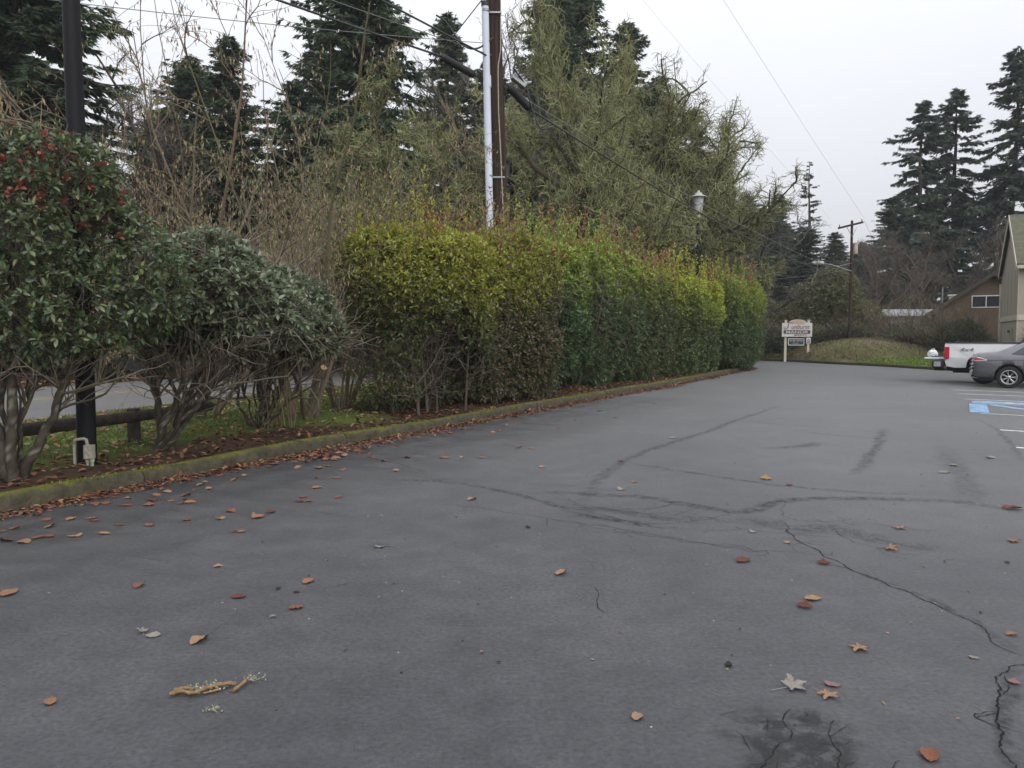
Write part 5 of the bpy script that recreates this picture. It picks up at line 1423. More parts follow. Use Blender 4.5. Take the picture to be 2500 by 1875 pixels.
# ================================================================== STREET FURNITURE
def tube_obj(name, pts, r, m, parent=None, sides=8, step=None, smooth=True, org=(0, 0, 0), cap=True):
    P = np.array(pts, float) - np.array(org)
    if step: P = resample(P, step)
    g = Geo(); rr = np.linspace(r[0], r[1], len(P))[None] if hasattr(r, '__len__') else np.full((1, len(P)), r)
    tubes(g, P[None], rr, sides, cap=cap)
    return link(name, g.mesh(name, m, smooth), parent)

# black post with its conduits
bp0 = (-4.66, 8.42, .1)
t = thing('lamp_post', 'tall black post with grey conduit and box at its foot', 'post', bp0)
tube_obj('post', [(0, 0, -.15), (-.0, .02, 2.5), (-.02, .03, 4.5), (-.03, .04, 6.2)], (.098, .085), M['black_post'], t, 18)
tube_obj('conduit', [(-.07, -.115, -.1), (-.07, -.115, .27), (-.065, -.115, .315), (-.04, -.115, .325), (.035, -.115, .335), (.06, -.115, .325), (.066, -.115, .29), (.066, -.115, .12)], .017, M['pvc'], t, 10)
tube_obj('conduit', [(.07, -.12, -.1), (.07, -.12, .13)], .018, M['pvc'], t, 10)
tube_obj('conduit', [(.118, -.12, -.1), (.118, -.12, .13)], .018, M['pvc'], t, 10)
tube_obj('coupling', [(.07, -.12, .085), (.07, -.12, .125)], .024, M['pvc'], t, 10)
tube_obj('coupling', [(.118, -.12, .085), (.118, -.12, .125)], .024, M['pvc'], t, 10)
bx_ = bevel_box('junction_box', (.05, -.165, .12), (.14, -.085, .27), M['box'], t, .006)
cv = bevel_box('cover', (.072, -.172, .125), (.139, -.166, .265), M['pvc'], bx_, .002)
tube_obj('screw', [(.105, -.176, .245), (.105, -.171, .245)], .005, M['blackplastic'], bx_, 8)
tube_obj('bracket', [(.02, -.1, .2), (.045, -.12, .2)], .008, M['pvc'], t, 6)

# log rail on short posts
t = thing('log_rail', 'low dark log rail on short posts behind the shrubs', 'fence', (-4.6, 9.9, .1))
tube_obj('rail', [(-6.6, 6.6, .5), (-5.6, 8.2, .5), (-4.9, 10.0, .5), (-4.42, 11.3, .52)], (.08, .07), M['logwood'], t, 10, .4, org=(-4.6, 9.9, .1))
for (x, y) in [(-4.93, 9.95), (-5.75, 7.95), (-6.5, 6.75)]:
    bevel_box('post', (x + 4.6 - .06, y - 9.9 + .02, -.15), (x + 4.6 + .06, y - 9.9 + .15, .5), M['logwood'], t, .012)

# the near utility pole
UP = (-.26, 18.3, .1)
t = thing('utility_pole', 'dark wooden utility pole with pale blue conduit rising out of the hedge', 'utility pole', UP)
tube_obj('pole', [(0.02, 0, -.2), (-.005, 0, 3.6), (-.17, 0, 9.2), (-.34, 0, 15.3)], (.21, .135), M['polewood'], t, 18, .8)
tube_obj('conduit', [(-.17, -.28, -.1), (-.24, -.27, 3.6), (-.35, -.25, 8.9)], .082, M['pipe'], t, 14)
tube_obj('coupling', [(-.300, -.25, 7.1), (-.305, -.25, 7.36)], .088, M['pipe'], t, 14)
tube_obj('cap', [(-.35, -.25, 8.89), (-.355, -.25, 9.0)], .088, M['blackplastic'], t, 14)
for z in (5.1, 8.8):
    xx = -.23 - (z - 3.4) * .0198
    tube_obj('strap', [(xx, -.26, z - .025), (xx, -.26, z + .025)], .086, M['steel'], t, 14)
    bevel_box('bracket', (xx + .06, -.2, z - .03), (xx + .36, -.165, z + .01), M['steel'], t, .005)
tube_obj('ground_wire', [(.115, -.15, .3), (.1, -.175, 3.2), (.0, -.17, 5.6), (-.05, -.165, 6.6), (-.06, -.16, 7.6), (.0, -.155, 7.95), (.0, -.15, 8.9), (-.04, -.14, 12)], .014, M['pvc'], t, 6)
tube_obj('lower_conduit', [(.3, -1.42, -.05), (.28, -1.4, .1), (.24, -1.36, .3)], .07, M['steel'], t, 12)
tube_obj('lower_conduit', [(-.2, -1.5, -.05), (-.2, -1.48, .3)], .065, M['steel'], t, 12)
bevel_box('pole_tag', (.09, -.185, 7.32), (.145, -.165, 7.42), M['whitewood'], t, .003)
tube_obj('crossarm', [(-1.7, .12, 14.3), (1.3, .0, 14.3)], .07, M['polewood'], t, 8)
for x in (-1.6, -.9, .6, 1.2):
    tube_obj('insulator', [(x, .1, 14.36), (x, .1, 14.56)], (.05, .03), M['lampshade'], t, 10)

def splice(label, a, b, r):
    a = np.array(a, float); b = np.array(b, float); d = b - a; L = np.linalg.norm(d); z = unit(d)
    x = unit(np.cross(z, [0, 0, 1.0])); y = np.cross(z, x); Rm = np.stack([x, y, z], 1)
    t = thing('splice_case', label, 'cable splice', tuple((a + b) / 2), group='black splice cases on the cables')
    o = (a - (a + b) / 2)
    lathe('case', [(0.001, 0), (r * .8, 0), (r, .02), (r, L * .12), (r * .96, L * .14), (r * .96, L * .86), (r, L * .88), (r, L - .02), (r * .8, L), (.001, L)], M['rubber'], t, 16, o, Rm)
    for f in (.0, 1.0):
        q = o + d * f + z * (.03 if f else -.03)
        tube_obj('neck', [o + d * f, o + d * f + z * (.13 if f else -.13)], .02, M['rubber'], t, 8)
    q = o + d * .85 + np.array([0, 0, r]); bevel_box('hanger', tuple(q - .025), tuple(q + np.array([.025, .025, .07])), M['steel'], t, .004)
    return t
splice('black splice case on the cable left of the pole', (-1.58, 17.64, 7.74), (-0.86, 18.04, 7.47), .085)
splice('black splice case on the cable right of the pole', (-0.08, 18.25, 7.28), (0.42, 18.58, 6.88), .1)
t = thing('terminal_box', 'small grey finned terminal box on the pole above the right splice case', 'box', (.17, 18.4, 7.5), .5)
g0 = bevel_box('body', (-.17, -.08, -.12), (.2, .08, .03), M['steel'], t, .015)
t.rotation_euler = (0, .55, .4)
for k in range(4):
    bevel_box('fin', (-.14 + k * .085, -.09, .03), (-.10 + k * .085, .09, .075), M['steel'], t, .006)

def cable(label, a, b, sag, r, m=None, n=40, name='overhead_cable', group='overhead cables', wig=None):
    t_ = np.linspace(0, 1, n)[:, None]; a = np.array(a, float); b = np.array(b, float)
    P = a * (1 - t_) + b * t_; P[:, 2] -= 4 * sag * (t_ * (1 - t_))[:, 0]
    mid = P[0].copy()
    g = Geo(); tubes(g, (P - mid)[None], np.full((1, n), r), 6)
    return tag(link(name, g.mesh(name, m or M['cable'], True), None, mid), label, 'cable', group)
FPOLE = (21.0, 48.2, .2)
cable('thick black cable running from the left splice case to the upper left', (-1.58, 17.64, 7.75), (-19, -1.0, 8.8), .35, .022)
cable('steel strand just above the thick cable on the upper left', (-0.47, 18.14, 7.95), (-19, -1.0, 9.1), .45, .008, M['cablegrey'])
cable('black cable entering from the top left of the pole', (-0.53, 18.04, 7.88), (-16, 0.5, 10.8), .25, .02)
cable('thin grey wire far to the upper left', (-0.53, 18.25, 8.25), (-24, 11, 8.9), .4, .008, M['cablegrey'])
cable('black drop wire slanting from the pole down to the left', (-0.37, 18.25, 9.62), (-13.5, 37, 4.2), .55, .014)
cable('main black cable falling from the right splice case to the far pole', (0.44, 18.61, 6.86), (20.85, 48.1, 5.05), .55, .022)
cable('second cable just above the main one on the right', (0.44, 18.61, 7.03), (20.85, 48.1, 5.3), .35, .01, M['cablegrey'])
cable('high thin power wire crossing the open sky', (1.27, 18.30, 14.63), (21.7, 48.2, 8.75), .1, .005, M['cablegrey'])
cable('high thin power wire in front of the fir tops', (-1.69, 18.30, 14.63), (19.6, 48.2, 8.7), .1, .003, M['cablegrey'])
# loop of cable on the pole, right side
tube_loop = resample([(0.02, 18.14, 7.67), (0.32, 18.41, 7.35), (0.44, 18.46, 6.93), (0.63, 18.51, 6.45), (0.74, 18.56, 6.40), (1.00, 18.88, 6.54)], .06)
g = Geo(); tubes(g, (tube_loop - tube_loop[0])[None], np.full((1, len(tube_loop)), .018), 6)
tag(link('cable_loop', g.mesh('cable_loop', M['cable'], True), None, tube_loop[0]), 'slack black cable loop hanging below the right splice case', 'cable', 'overhead cables')
lp = resample([(-0.42, 18.04, 8.30), (-0.79, 17.98, 8.04), (-1.11, 17.88, 8.09), (-1.48, 17.83, 8.56), (-1.69, 17.72, 8.67)], .06)
g = Geo(); tubes(g, (lp - lp[0])[None], np.full((1, len(lp)), .02), 6)
tag(link('cable_loop', g.mesh('cable_loop', M['cable'], True), None, lp[0]), 'slack black cable looping left of the pole above the left splice case', 'cable', 'overhead cables')

# post-top lantern in the hedge
t = thing('street_lantern', 'white post-top lantern on a thin black post behind the hedge', 'street lamp', (7.85, 32.9, .1), 0, None, 1.18)
tube_obj('post', [(0.02, 0, -.1), (-.02, 0, 5.42)], (.075, .06), M['black_post'], t, 12)
lathe('collar', [(.001, 5.4), (.07, 5.4), (.085, 5.43), (.075, 5.56), (.001, 5.56)], M['lamptop'], t, 18, (-.02, 0, 0))
lathe('globe', [(.12, 5.56), (.135, 5.6), (.155, 5.86), (.16, 5.87), (.185, 6.14), (.19, 6.16)], M['lampshade'], t, 22, (-.02, 0, 0))
lathe('ring', [(.15, 5.86), (.172, 5.865), (.174, 5.89), (.15, 5.9)], M['lamptop'], t, 22, (-.02, 0, 0))
lathe('hat', [(.16, 6.15), (.3, 6.12), (.31, 6.14), (.2, 6.19), (.13, 6.22), (.12, 6.28), (.05, 6.3), (.045, 6.36), (.001, 6.37)], M['lamptop'], t, 24, (-.02, 0, 0))

# far utility poles
def far_pole(label, x, y, H, arm, lean=0.0, transformer=False, light=False):
    t = thing('utility_pole', label, 'utility pole', (x, y, .1), group='far utility poles')
    tube_obj('pole', [(lean * 1.0, 0, -.2), (0, 0, H)], (.1, .075), M['polewood'], t, 10, 1.0)
    a, b = arm
    tube_obj('crossarm', [a, b], .07, M['polewood'], t, 6)
    for s_, e in ((.3, a), (.35, b)):
        tube_obj('brace', [(0, -.1, H - 1.0), (e[0] * .4, e[1] * .4 - .05, H - .42)], .018, M['steel'], t, 5)
    for f in (.04, .96):
        q = np.array(a) * (1 - f) + np.array(b) * f
        tube_obj('insulator', [q, q + np.array([0, 0, .2])], (.045, .03), M['cablegrey'], t, 8)
    if transformer:
        lathe('transformer', [(.001, -.7), (.13, -.7), (.145, -.66), (.145, -.04), (.12, 0), (.001, .02)], mat('rusty_can', (.42, .4, .38), .7, .3, 5, second=(.3, .16, .09)), t, 16, (.25, 0, H - 1.35))
        tube_obj('bushing', [(.38, 0, H - 1.55), (.4, 0, H - 1.25)], .03, M['cablegrey'], t, 6)
    if light:
        tube_obj('lamp_arm', [(0, -.1, H - 3.1), (-1.4, -.3, H - 2.7), (-1.9, -.35, H - 2.65)], .03, M['steel'], t, 6)
        tube_obj('arm_brace', [(0, -.1, H - 2.6), (-.9, -.2, H - 2.82)], .015, M['steel'], t, 5)
        lathe('lamp_head', [(.001, 0), (.1, .02), (.13, .2), (.11, .6), (.05, .75), (.001, .76)], M['lamptop'], t, 10, (-1.8, -.35, H - 2.62), np.array([[0, 0, -1], [0, 1, 0], [1, 0, 0]], float))
    return t
far_pole('wooden power pole with transformer and street light arm beyond the sign', 20.95, 48.2, 8.5, ((-.95, -.3, 8.0), (.8, .3, 8.45)), .05, True, True)
far_pole('smaller wooden power pole right of the one with the transformer', 32.3, 70, 8.85, ((-1.3, 0, 8.5), (1.3, 0, 8.62)), -.3)
far_pole('most distant power pole in front of the big firs', 44, 88, 8.0, ((-1.7, 0, 7.3), (1.7, 0, 7.3)))
cable('thin wire sagging from the transformer pole to the left', (20.9, 48.2, 5.6), (3, 52, 6.2), .9, .012, M['cablegrey'])
cable('thin wire between the two far power poles', (21.7, 48.2, 8.6), (33.5, 70, 8.8), .3, .008, M['cablegrey'])

# ---- the sign
def text_mesh(body, size, m, shear=0.0, ext=.004, width=1.0, bold=0.0):
    cu = bpy.data.curves.new('t', 'FONT'); cu.body = body; cu.size = size; cu.shear = shear; cu.extrude = ext; cu.align_x = 'CENTER'; cu.offset = bold
    ob = bpy.data.objects.new('t', cu); C.objects.link(ob)
    dg = bpy.context.evaluated_depsgraph_get(); dg.update()
    me = bpy.data.meshes.new_from_object(ob.evaluated_get(dg)); bpy.data.objects.remove(ob); bpy.data.curves.remove(cu)
    for v in me.vertices: v.co.x *= width
    me.materials.clear(); me.materials.append(m)
    return me
def build_sign():
    sx, sy = 16.6, 45.2; zb = mound_z(sx, sy)
    t = thing('entrance_sign', 'white entrance sign with arched top reading Sunburst MANOR on two posts', 'sign', (sx, sy, 0), R(-4))
    z0, z1 = 1.47, 2.27; W = .86
    # board with arched top
    out_ = [(-W, z0), (W, z0), (W, z1)]
    for a in np.linspace(0, PI, 15): out_.append((.03 + .5 * math.cos(a), z1 + .2 * math.sin(a)))
    out_.append((-W, z1))
    bm = bmesh.new(); vs = [bm.verts.new((x, -.05, z)) for x, z in out_]; f = bm.faces.new(vs)
    e = bmesh.ops.extrude_face_region(bm, geom=[f]); bmesh.ops.translate(bm, verts=[v for v in e['geom'] if isinstance(v, bmesh.types.BMVert)], vec=(0, .08, 0))
    bmesh.ops.recalc_face_normals(bm, faces=bm.faces[:])
    me = bpy.data.meshes.new('board'); bm.to_mesh(me); bm.free(); me.materials.append(M['signwhite'])
    board = link('board', me, t)
    for x in (-.62, .68):
        p = bevel_box('post', (x - .07, .035, zb - .3 - .1 * (x < 0)), (x + .07, .16, 2.4), M['signpost'], t, .01)
        bevel_box('post_cap', (x - .085, .02, 2.4), (x + .085, .175, 2.44), M['signpost'], p, .01)
    # arched sun panel
    g = Geo(); an = np.linspace(0, PI, 20); c_ = (.03, z1 - .06)
    V = [(c_[0], -.056, c_[1])] + [(c_[0] + .46 * math.cos(a), -.056, c_[1] + .235 * math.sin(a)) for a in an]
    g.add(V, [(0, i + 2, i + 1) for i in range(19)]); link('arch_panel', g.mesh('arch_panel', M['signpink']), board)
    g = Geo(); V = [(c_[0], -.060, c_[1])] + [(c_[0] + .27 * math.cos(a), -.060, c_[1] + .12 * math.sin(a)) for a in an]
    g.add(V, [(0, i + 2, i + 1) for i in range(19)]); link('sun_disc', g.mesh('sun_disc', M['signgold']), board)
    for a in np.linspace(.25, PI - .25, 9):
        d_ = np.array([math.cos(a), 0, math.sin(a) * .5]); n_ = np.array([-d_[2], 0, d_[0]]) * .012; o_ = np.array([c_[0], -.0615, c_[1]])
        g = Geo(); g.add([o_ + d_ * .29 - n_, o_ + d_ * .42 - n_ * .4, o_ + d_ * .42 + n_ * .4, o_ + d_ * .29 + n_], [(0, 1, 2, 3)]); link('sun_ray', g.mesh('sun_ray', M['signgold']), board)
    def put(me, x, z, nm='lettering', y=-.058, par=board):
        o = link(nm, me, par); o.location = (x, y, z); o.rotation_euler = (R(90), 0, 0); return o
    # script S with its long stroke, then the small letters
    S = resample([(-.28, 0, 2.31), (-.42, 0, 2.30), (-.5, 0, 2.2), (-.52, 0, 2.05), (-.6, 0, 1.93), (-.72, 0, 1.93), (-.74, 0, 2.0), (-.66, 0, 2.05)], .02)
    w_ = .018 + .016 * np.sin(np.linspace(0, PI, len(S))) ** 2
    tn = unit(np.gradient(S, axis=0)); nm_ = np.stack([-tn[:, 2], 0 * tn[:, 0], tn[:, 0]], 1)
    V = np.stack([S + nm_ * w_[:, None], S - nm_ * w_[:, None]], 1); V[..., 1] = -.062
    g = Geo(); g.add(V.reshape(-1, 3), gridfaces(len(S), 2)); link('lettering', g.mesh('lettering', M['signpurple']), board)
    put(text_mesh('unburst', .36, M['signpurple'], .32, .003, .92, .006), .16, 1.925)
    bevel_box('name_bar', (-.76, -.056, 1.64), (.74, -.051, 1.85), M['signdark'], board, .002)
    put(text_mesh('MANOR', .2, M['signwhite'], 0, .003, 1.75, .003), -.01, 1.675, y=-.060)
    for x in (-.79, .77):
        tube_obj('bar_end', [(x, -.058, 1.745), (x, -.052, 1.745)], .025, M['signdark'], board, 8)
    put(text_mesh('88078 8TH ST', .115, M['signdark'], 0, .003, 1.05, .002), .2, 1.525)
    # green plate in a pale frame, hung between the posts
    pl = bevel_box('plate', (-.46, -.01, 1.0), (.4, .02, 1.33), M['signgreen'], t, .004)
    for lo, hi in (((-.49, -.02, 1.33), (.43, .03, 1.365)), ((-.49, -.02, .965), (.43, .03, 1.0)), ((-.49, -.02, 1.0), (-.46, .03, 1.33)), ((.4, -.02, 1.0), (.43, .03, 1.33))):
        bevel_box('frame', lo, hi, M['whitewood'], pl, .004)
    put(text_mesh('541-485-5067 Apt', .115, M['signwhite'], 0, .002, .9), -.03, 1.2, y=-.014, par=pl)
    put(text_mesh('TTY 711', .105, M['signwhite'], 0, .002, .95), -.05, 1.05, y=-.014, par=pl)
    # house mark plate
    h = bevel_box('housing_plate', (.55, -.012, 1.08), (.8, .03, 1.4), M['whitewood'], t, .004)
    g = Geo(); y = -.016
    def q4(a): g.add([(x, y, z) for x, z in a], [(0, 1, 2, 3)])
    q4([(.575, 1.255), (.6, 1.225), (.675, 1.315), (.675, 1.365)]); q4([(.675, 1.365), (.675, 1.315), (.75, 1.225), (.775, 1.255)])
    q4([(.59, 1.13), (.62, 1.13), (.62, 1.25), (.59, 1.235)]); q4([(.73, 1.13), (.76, 1.13), (.76, 1.235), (.73, 1.25)]); q4([(.59, 1.11), (.76, 1.11), (.76, 1.145), (.59, 1.145)]); q4([(.65, 1.17), (.7, 1.17), (.7, 1.25), (.65, 1.25)])
    link('house_mark', g.mesh('house_mark', M['signdark']), h)
build_sign()

# ================================================================== BUILDINGS
def poly_prism(name, pts, depth, m, parent, axis):
    """flat polygon (list of 3d points) given thickness along axis"""
    bm = bmesh.new(); vs = [bm.verts.new(p) for p in pts]; f = bm.faces.new(vs)
    e = bmesh.ops.extrude_face_region(bm, geom=[f]); bmesh.ops.translate(bm, verts=[v for v in e['geom'] if isinstance(v, bmesh.types.BMVert)], vec=Vector(axis) * depth)
    bmesh.ops.recalc_face_normals(bm, faces=bm.faces[:])
    me = bpy.data.meshes.new(name); bm.to_mesh(me); bm.free(); me.materials.append(m)
    return link(name, me, parent)
def beige_building():
    A = np.array([23.45, 36.0]); B = np.array([26.45, 42.0]); gw = np.linalg.norm(B - A); u = (B - A) / gw; v = np.array([u[1], -u[0]])   # v: along the front, to the right and nearer
    t = thing('apartment_building', 'beige two storey building with mossy roof at the right edge', 'building', (A[0], A[1], 0), math.atan2(v[1], v[0]))
    # local: x along the front (to the right), y away along the gable
    zE, zR, L = 4.85, 7.35, 24.0
    poly_prism('wall', [(0, 0, -.2), (0, gw, -.2), (0, gw, zE), (0, gw / 2, zR), (0, 0, zE)], .2, M['stucco'], t, (1, 0, 0))
    w1 = poly_prism('wall', [(.2, 0.0, -.2), (L, 0.0, -.2), (L, 0.0, zE), (.2, 0.0, zE)], .2, M['stucco'], t, (0, 1, 0))
    poly_prism('wall', [(.2, gw - .2, -.2), (L, gw - .2, -.2), (L, gw - .2, zE), (.2, gw - .2, zE)], .2, M['stucco'], t, (0, 1, 0))
    poly_prism('wall', [(L, 0, -.2), (L, gw, -.2), (L, gw, zE), (L, gw / 2, zR), (L, 0, zE)], .2, M['stucco'], t, (1, 0, 0))
    sl = (zR - zE) / (gw / 2); ov = .25
    def slope(s):
        y0 = -ov if s < 0 else gw + ov; zz = zE - ov * sl
        return poly_prism('roof', [(-.14, y0, zz + .06), (L + .35, y0, zz + .06), (L + .35, gw / 2, zR + .06), (-.14, gw / 2, zR + .06)], .14, M['roof'], t, (0, 0, 1))
    r1 = slope(-1); r2 = slope(1)
    for s, y0, y1 in ((-1, -ov, gw / 2), (1, gw + ov, gw / 2)):
        zz = zE - ov * sl
        poly_prism('rake_board', [(-.18, y0, zz - .12), (-.18, y1, zR - .12), (-.18, y1, zR + .19), (-.18, y0, zz + .19)], .035, M['trim'], r1, (1, 0, 0))
    bevel_box('gutter', (-.14, -ov - .13, zE - ov * sl - .06), (L, -ov - .002, zE - ov * sl + .09), M['trim'], r1, .02)
    bevel_box('gutter', (-.14, gw + ov + .002, zE - ov * sl - .06), (L, gw + ov + .13, zE - ov * sl + .09), M['trim'], r2, .02)
    tube_obj('downpipe', [(-.06, gw + ov, zE - .55), (-.06, gw + .12, zE - .95), (-.06, gw + .02, zE - 1.2), (-.06, gw + .0, .1)], .045, M['trim'], t, 8)
    bevel_box('belt_trim', (-.04, -.04, 2.25), (-.004, gw + .04, 2.5), M['trim'], t, .008)
    bevel_box('belt_trim', (-.002, -.04, 2.25), (L, -.004, 2.5), M['trim'], t, .008)
    for y in (-.02, gw - .1): bevel_box('corner_trim', (-.03, y, -.1), (-.003, y + .12, zE - .05), M['trim'], t, .005)
    for k in range(1, 5):
        bevel_box('siding_joint', (-.012, gw * k / 5 - .012, 2.52), (-.003, gw * k / 5 + .012, zE - .1), M['stucco'], t, .003)
    m_ = bevel_box('meter_box', (-.12, 1.5, 1.35), (-.003, 1.8, 1.9), M['box'], t, .01)
    lathe('meter', [(.001, 0), (.07, 0), (.075, .03), (.06, .09), (.001, .1)], M['glass'], m_, 12, (-.12, 1.65, 1.75), np.array([[0, 0, -1], [0, 1, 0], [1, 0, 0]], float))
    for x in (2.0, 6.5, 11.0):
        for z in (.9, 3.0):
            w_ = bevel_box('window', (x, -.05, z), (x + 1.6, -.002, z + 1.2), M['trim'], t, .01)
            bevel_box('pane', (x + .08, -.06, z + .08), (x + .76, -.051, z + 1.12), M['glass'], w_, .003); bevel_box('pane', (x + .84, -.06, z + .08), (x + 1.52, -.051, z + 1.12), M['glass'], w_, .003)
beige_building()
def brown_house():
    x0, x1, y = 28.3, 34.9, 51.0
    t = thing('brown_house', 'dark brown house half hidden by bare trees beside the beige building', 'house', (x0, y + 1.0, .2), R(-27))
    W = x1 - x0; zE, zR = 2.95, 5.3; D = 8
    poly_prism('wall', [(0, 0, -.3), (W, 0, -.3), (W, 0, zE), (W / 2, 0, zR), (0, 0, zE)], .2, M['brownwall'], t, (0, 1, 0))
    poly_prism('wall', [(0, .2, -.3), (0, D, -.3), (0, D, zE), (0, .2, zE)], .2, M['brownwall'], t, (1, 0, 0))
    poly_prism('wall', [(W - .2, .2, -.3), (W - .2, D, -.3), (W - .2, D, zE), (W - .2, .2, zE)], .2, M['brownwall'], t, (1, 0, 0))
    sl = (zR - zE) / (W / 2)
    for s in (-1, 1):
        xe = -.6 if s < 0 else W + .6
        r_ = poly_prism('roof', [(xe, -.4, zE - .6 * sl + .05), (W / 2, -.4, zR + .05), (W / 2, D + .4, zR + .05), (xe, D + .4, zE - .6 * sl + .05)], .14, M['darkroof'], t, (0, 0, 1))
        poly_prism('rake_board', [(xe, -.44, zE - .6 * sl - .1), (W / 2, -.44, zR - .1), (W / 2, -.44, zR + .18), (xe, -.44, zE - .6 * sl + .18)], .035, M['logwood'], r_, (0, 1, 0))
    ch = bevel_box('chimney', (.85, 1.2, 3.3), (1.25, 1.6, 4.0), M['trim'], t, .01); bevel_box('chimney_cap', (.78, 1.13, 4.0), (1.32, 1.67, 4.1), M['whitewood'], ch, .01)
    tube_obj('vent_pipe', [(.45, 1.0, 3.2), (.45, 1.0, 4.6)], .05, M['steel'], t, 8)
    def win(xa, xb, za, zb):
        w_ = bevel_box('window', (xa, -.06, za), (xb, -.002, zb), M['whitewood'], t, .01); mid = (xa + xb) / 2
        for a, b in ((xa + .06, mid - .025), (mid + .025, xb - .06)): bevel_box('pane', (a, -.07, za + .06), (b, -.061, zb - .06), M['glass'], w_, .003)
    win(.75, 1.9, 1.15, 1.8); win(2.1, 3.75, 3.15, 3.95)
brown_house()
def pale_shed():
    t = thing('white_shed', 'low white roofed shed behind the thicket left of the brown house', 'shed', (29.2, 57.5, .2))
    poly_prism('wall', [(-2, 0, -.3), (2.6, 0, -.3), (2.6, 0, 2.7), (-2, 0, 2.7)], 3.0, M['greywall'], t, (0, 1, 0))
    poly_prism('roof', [(-2.3, -.4, 2.75), (2.9, -.4, 2.75), (2.9, 1.6, 3.25), (-2.3, 1.6, 3.25)], .08, M['paleroof'], t, (0, 0, 1))
    bevel_box('window', (.2, -.05, 1.2), (1.2, -.003, 2.0), M['whitewood'], t, .01)
pale_shed()
def grey_house():
    t = thing('grey_house', 'grey house with white framed window seen through the shrubs across the street', 'house', (-17.5, 33.5, 0), R(24))
    poly_prism('wall', [(0, 0, -.3), (11, 0, -.3), (11, 0, 2.8), (0, 0, 2.8)], 6, M['greywall'], t, (0, 1, 0))
    poly_prism('roof', [(-.5, -.5, 2.75), (11.5, -.5, 2.75), (11.5, 3, 4.2), (-.5, 3, 4.2)], .15, M['darkroof'], t, (0, 0, 1))
    poly_prism('roof', [(-.5, 6.5, 2.75), (11.5, 6.5, 2.75), (11.5, 3, 4.2), (-.5, 3, 4.2)], .15, M['darkroof'], t, (0, 0, 1))
    for x in (1.5, 5.2, 8.6):
        w_ = bevel_box('window', (x, -.06, .9), (x + 1.1, -.002, 2.2), M['whitewood'], t, .01)
        bevel_box('pane', (x + .08, -.07, .98), (x + 1.02, -.061, 2.12), mat('blue_pane', (.2, .26, .32), .15, .1, 3) if 'blue_pane' not in bpy.data.materials else bpy.data.materials['blue_pane'], w_, .003)
    d = bevel_box('door', (3.5, -.05, 0), (4.4, -.002, 2.05), M['whitewood'], t, .01)
    tube_obj('handle', [(3.6, -.1, 1.0), (3.6, -.05, 1.0)], .03, M['steel'], d, 8)
grey_house()

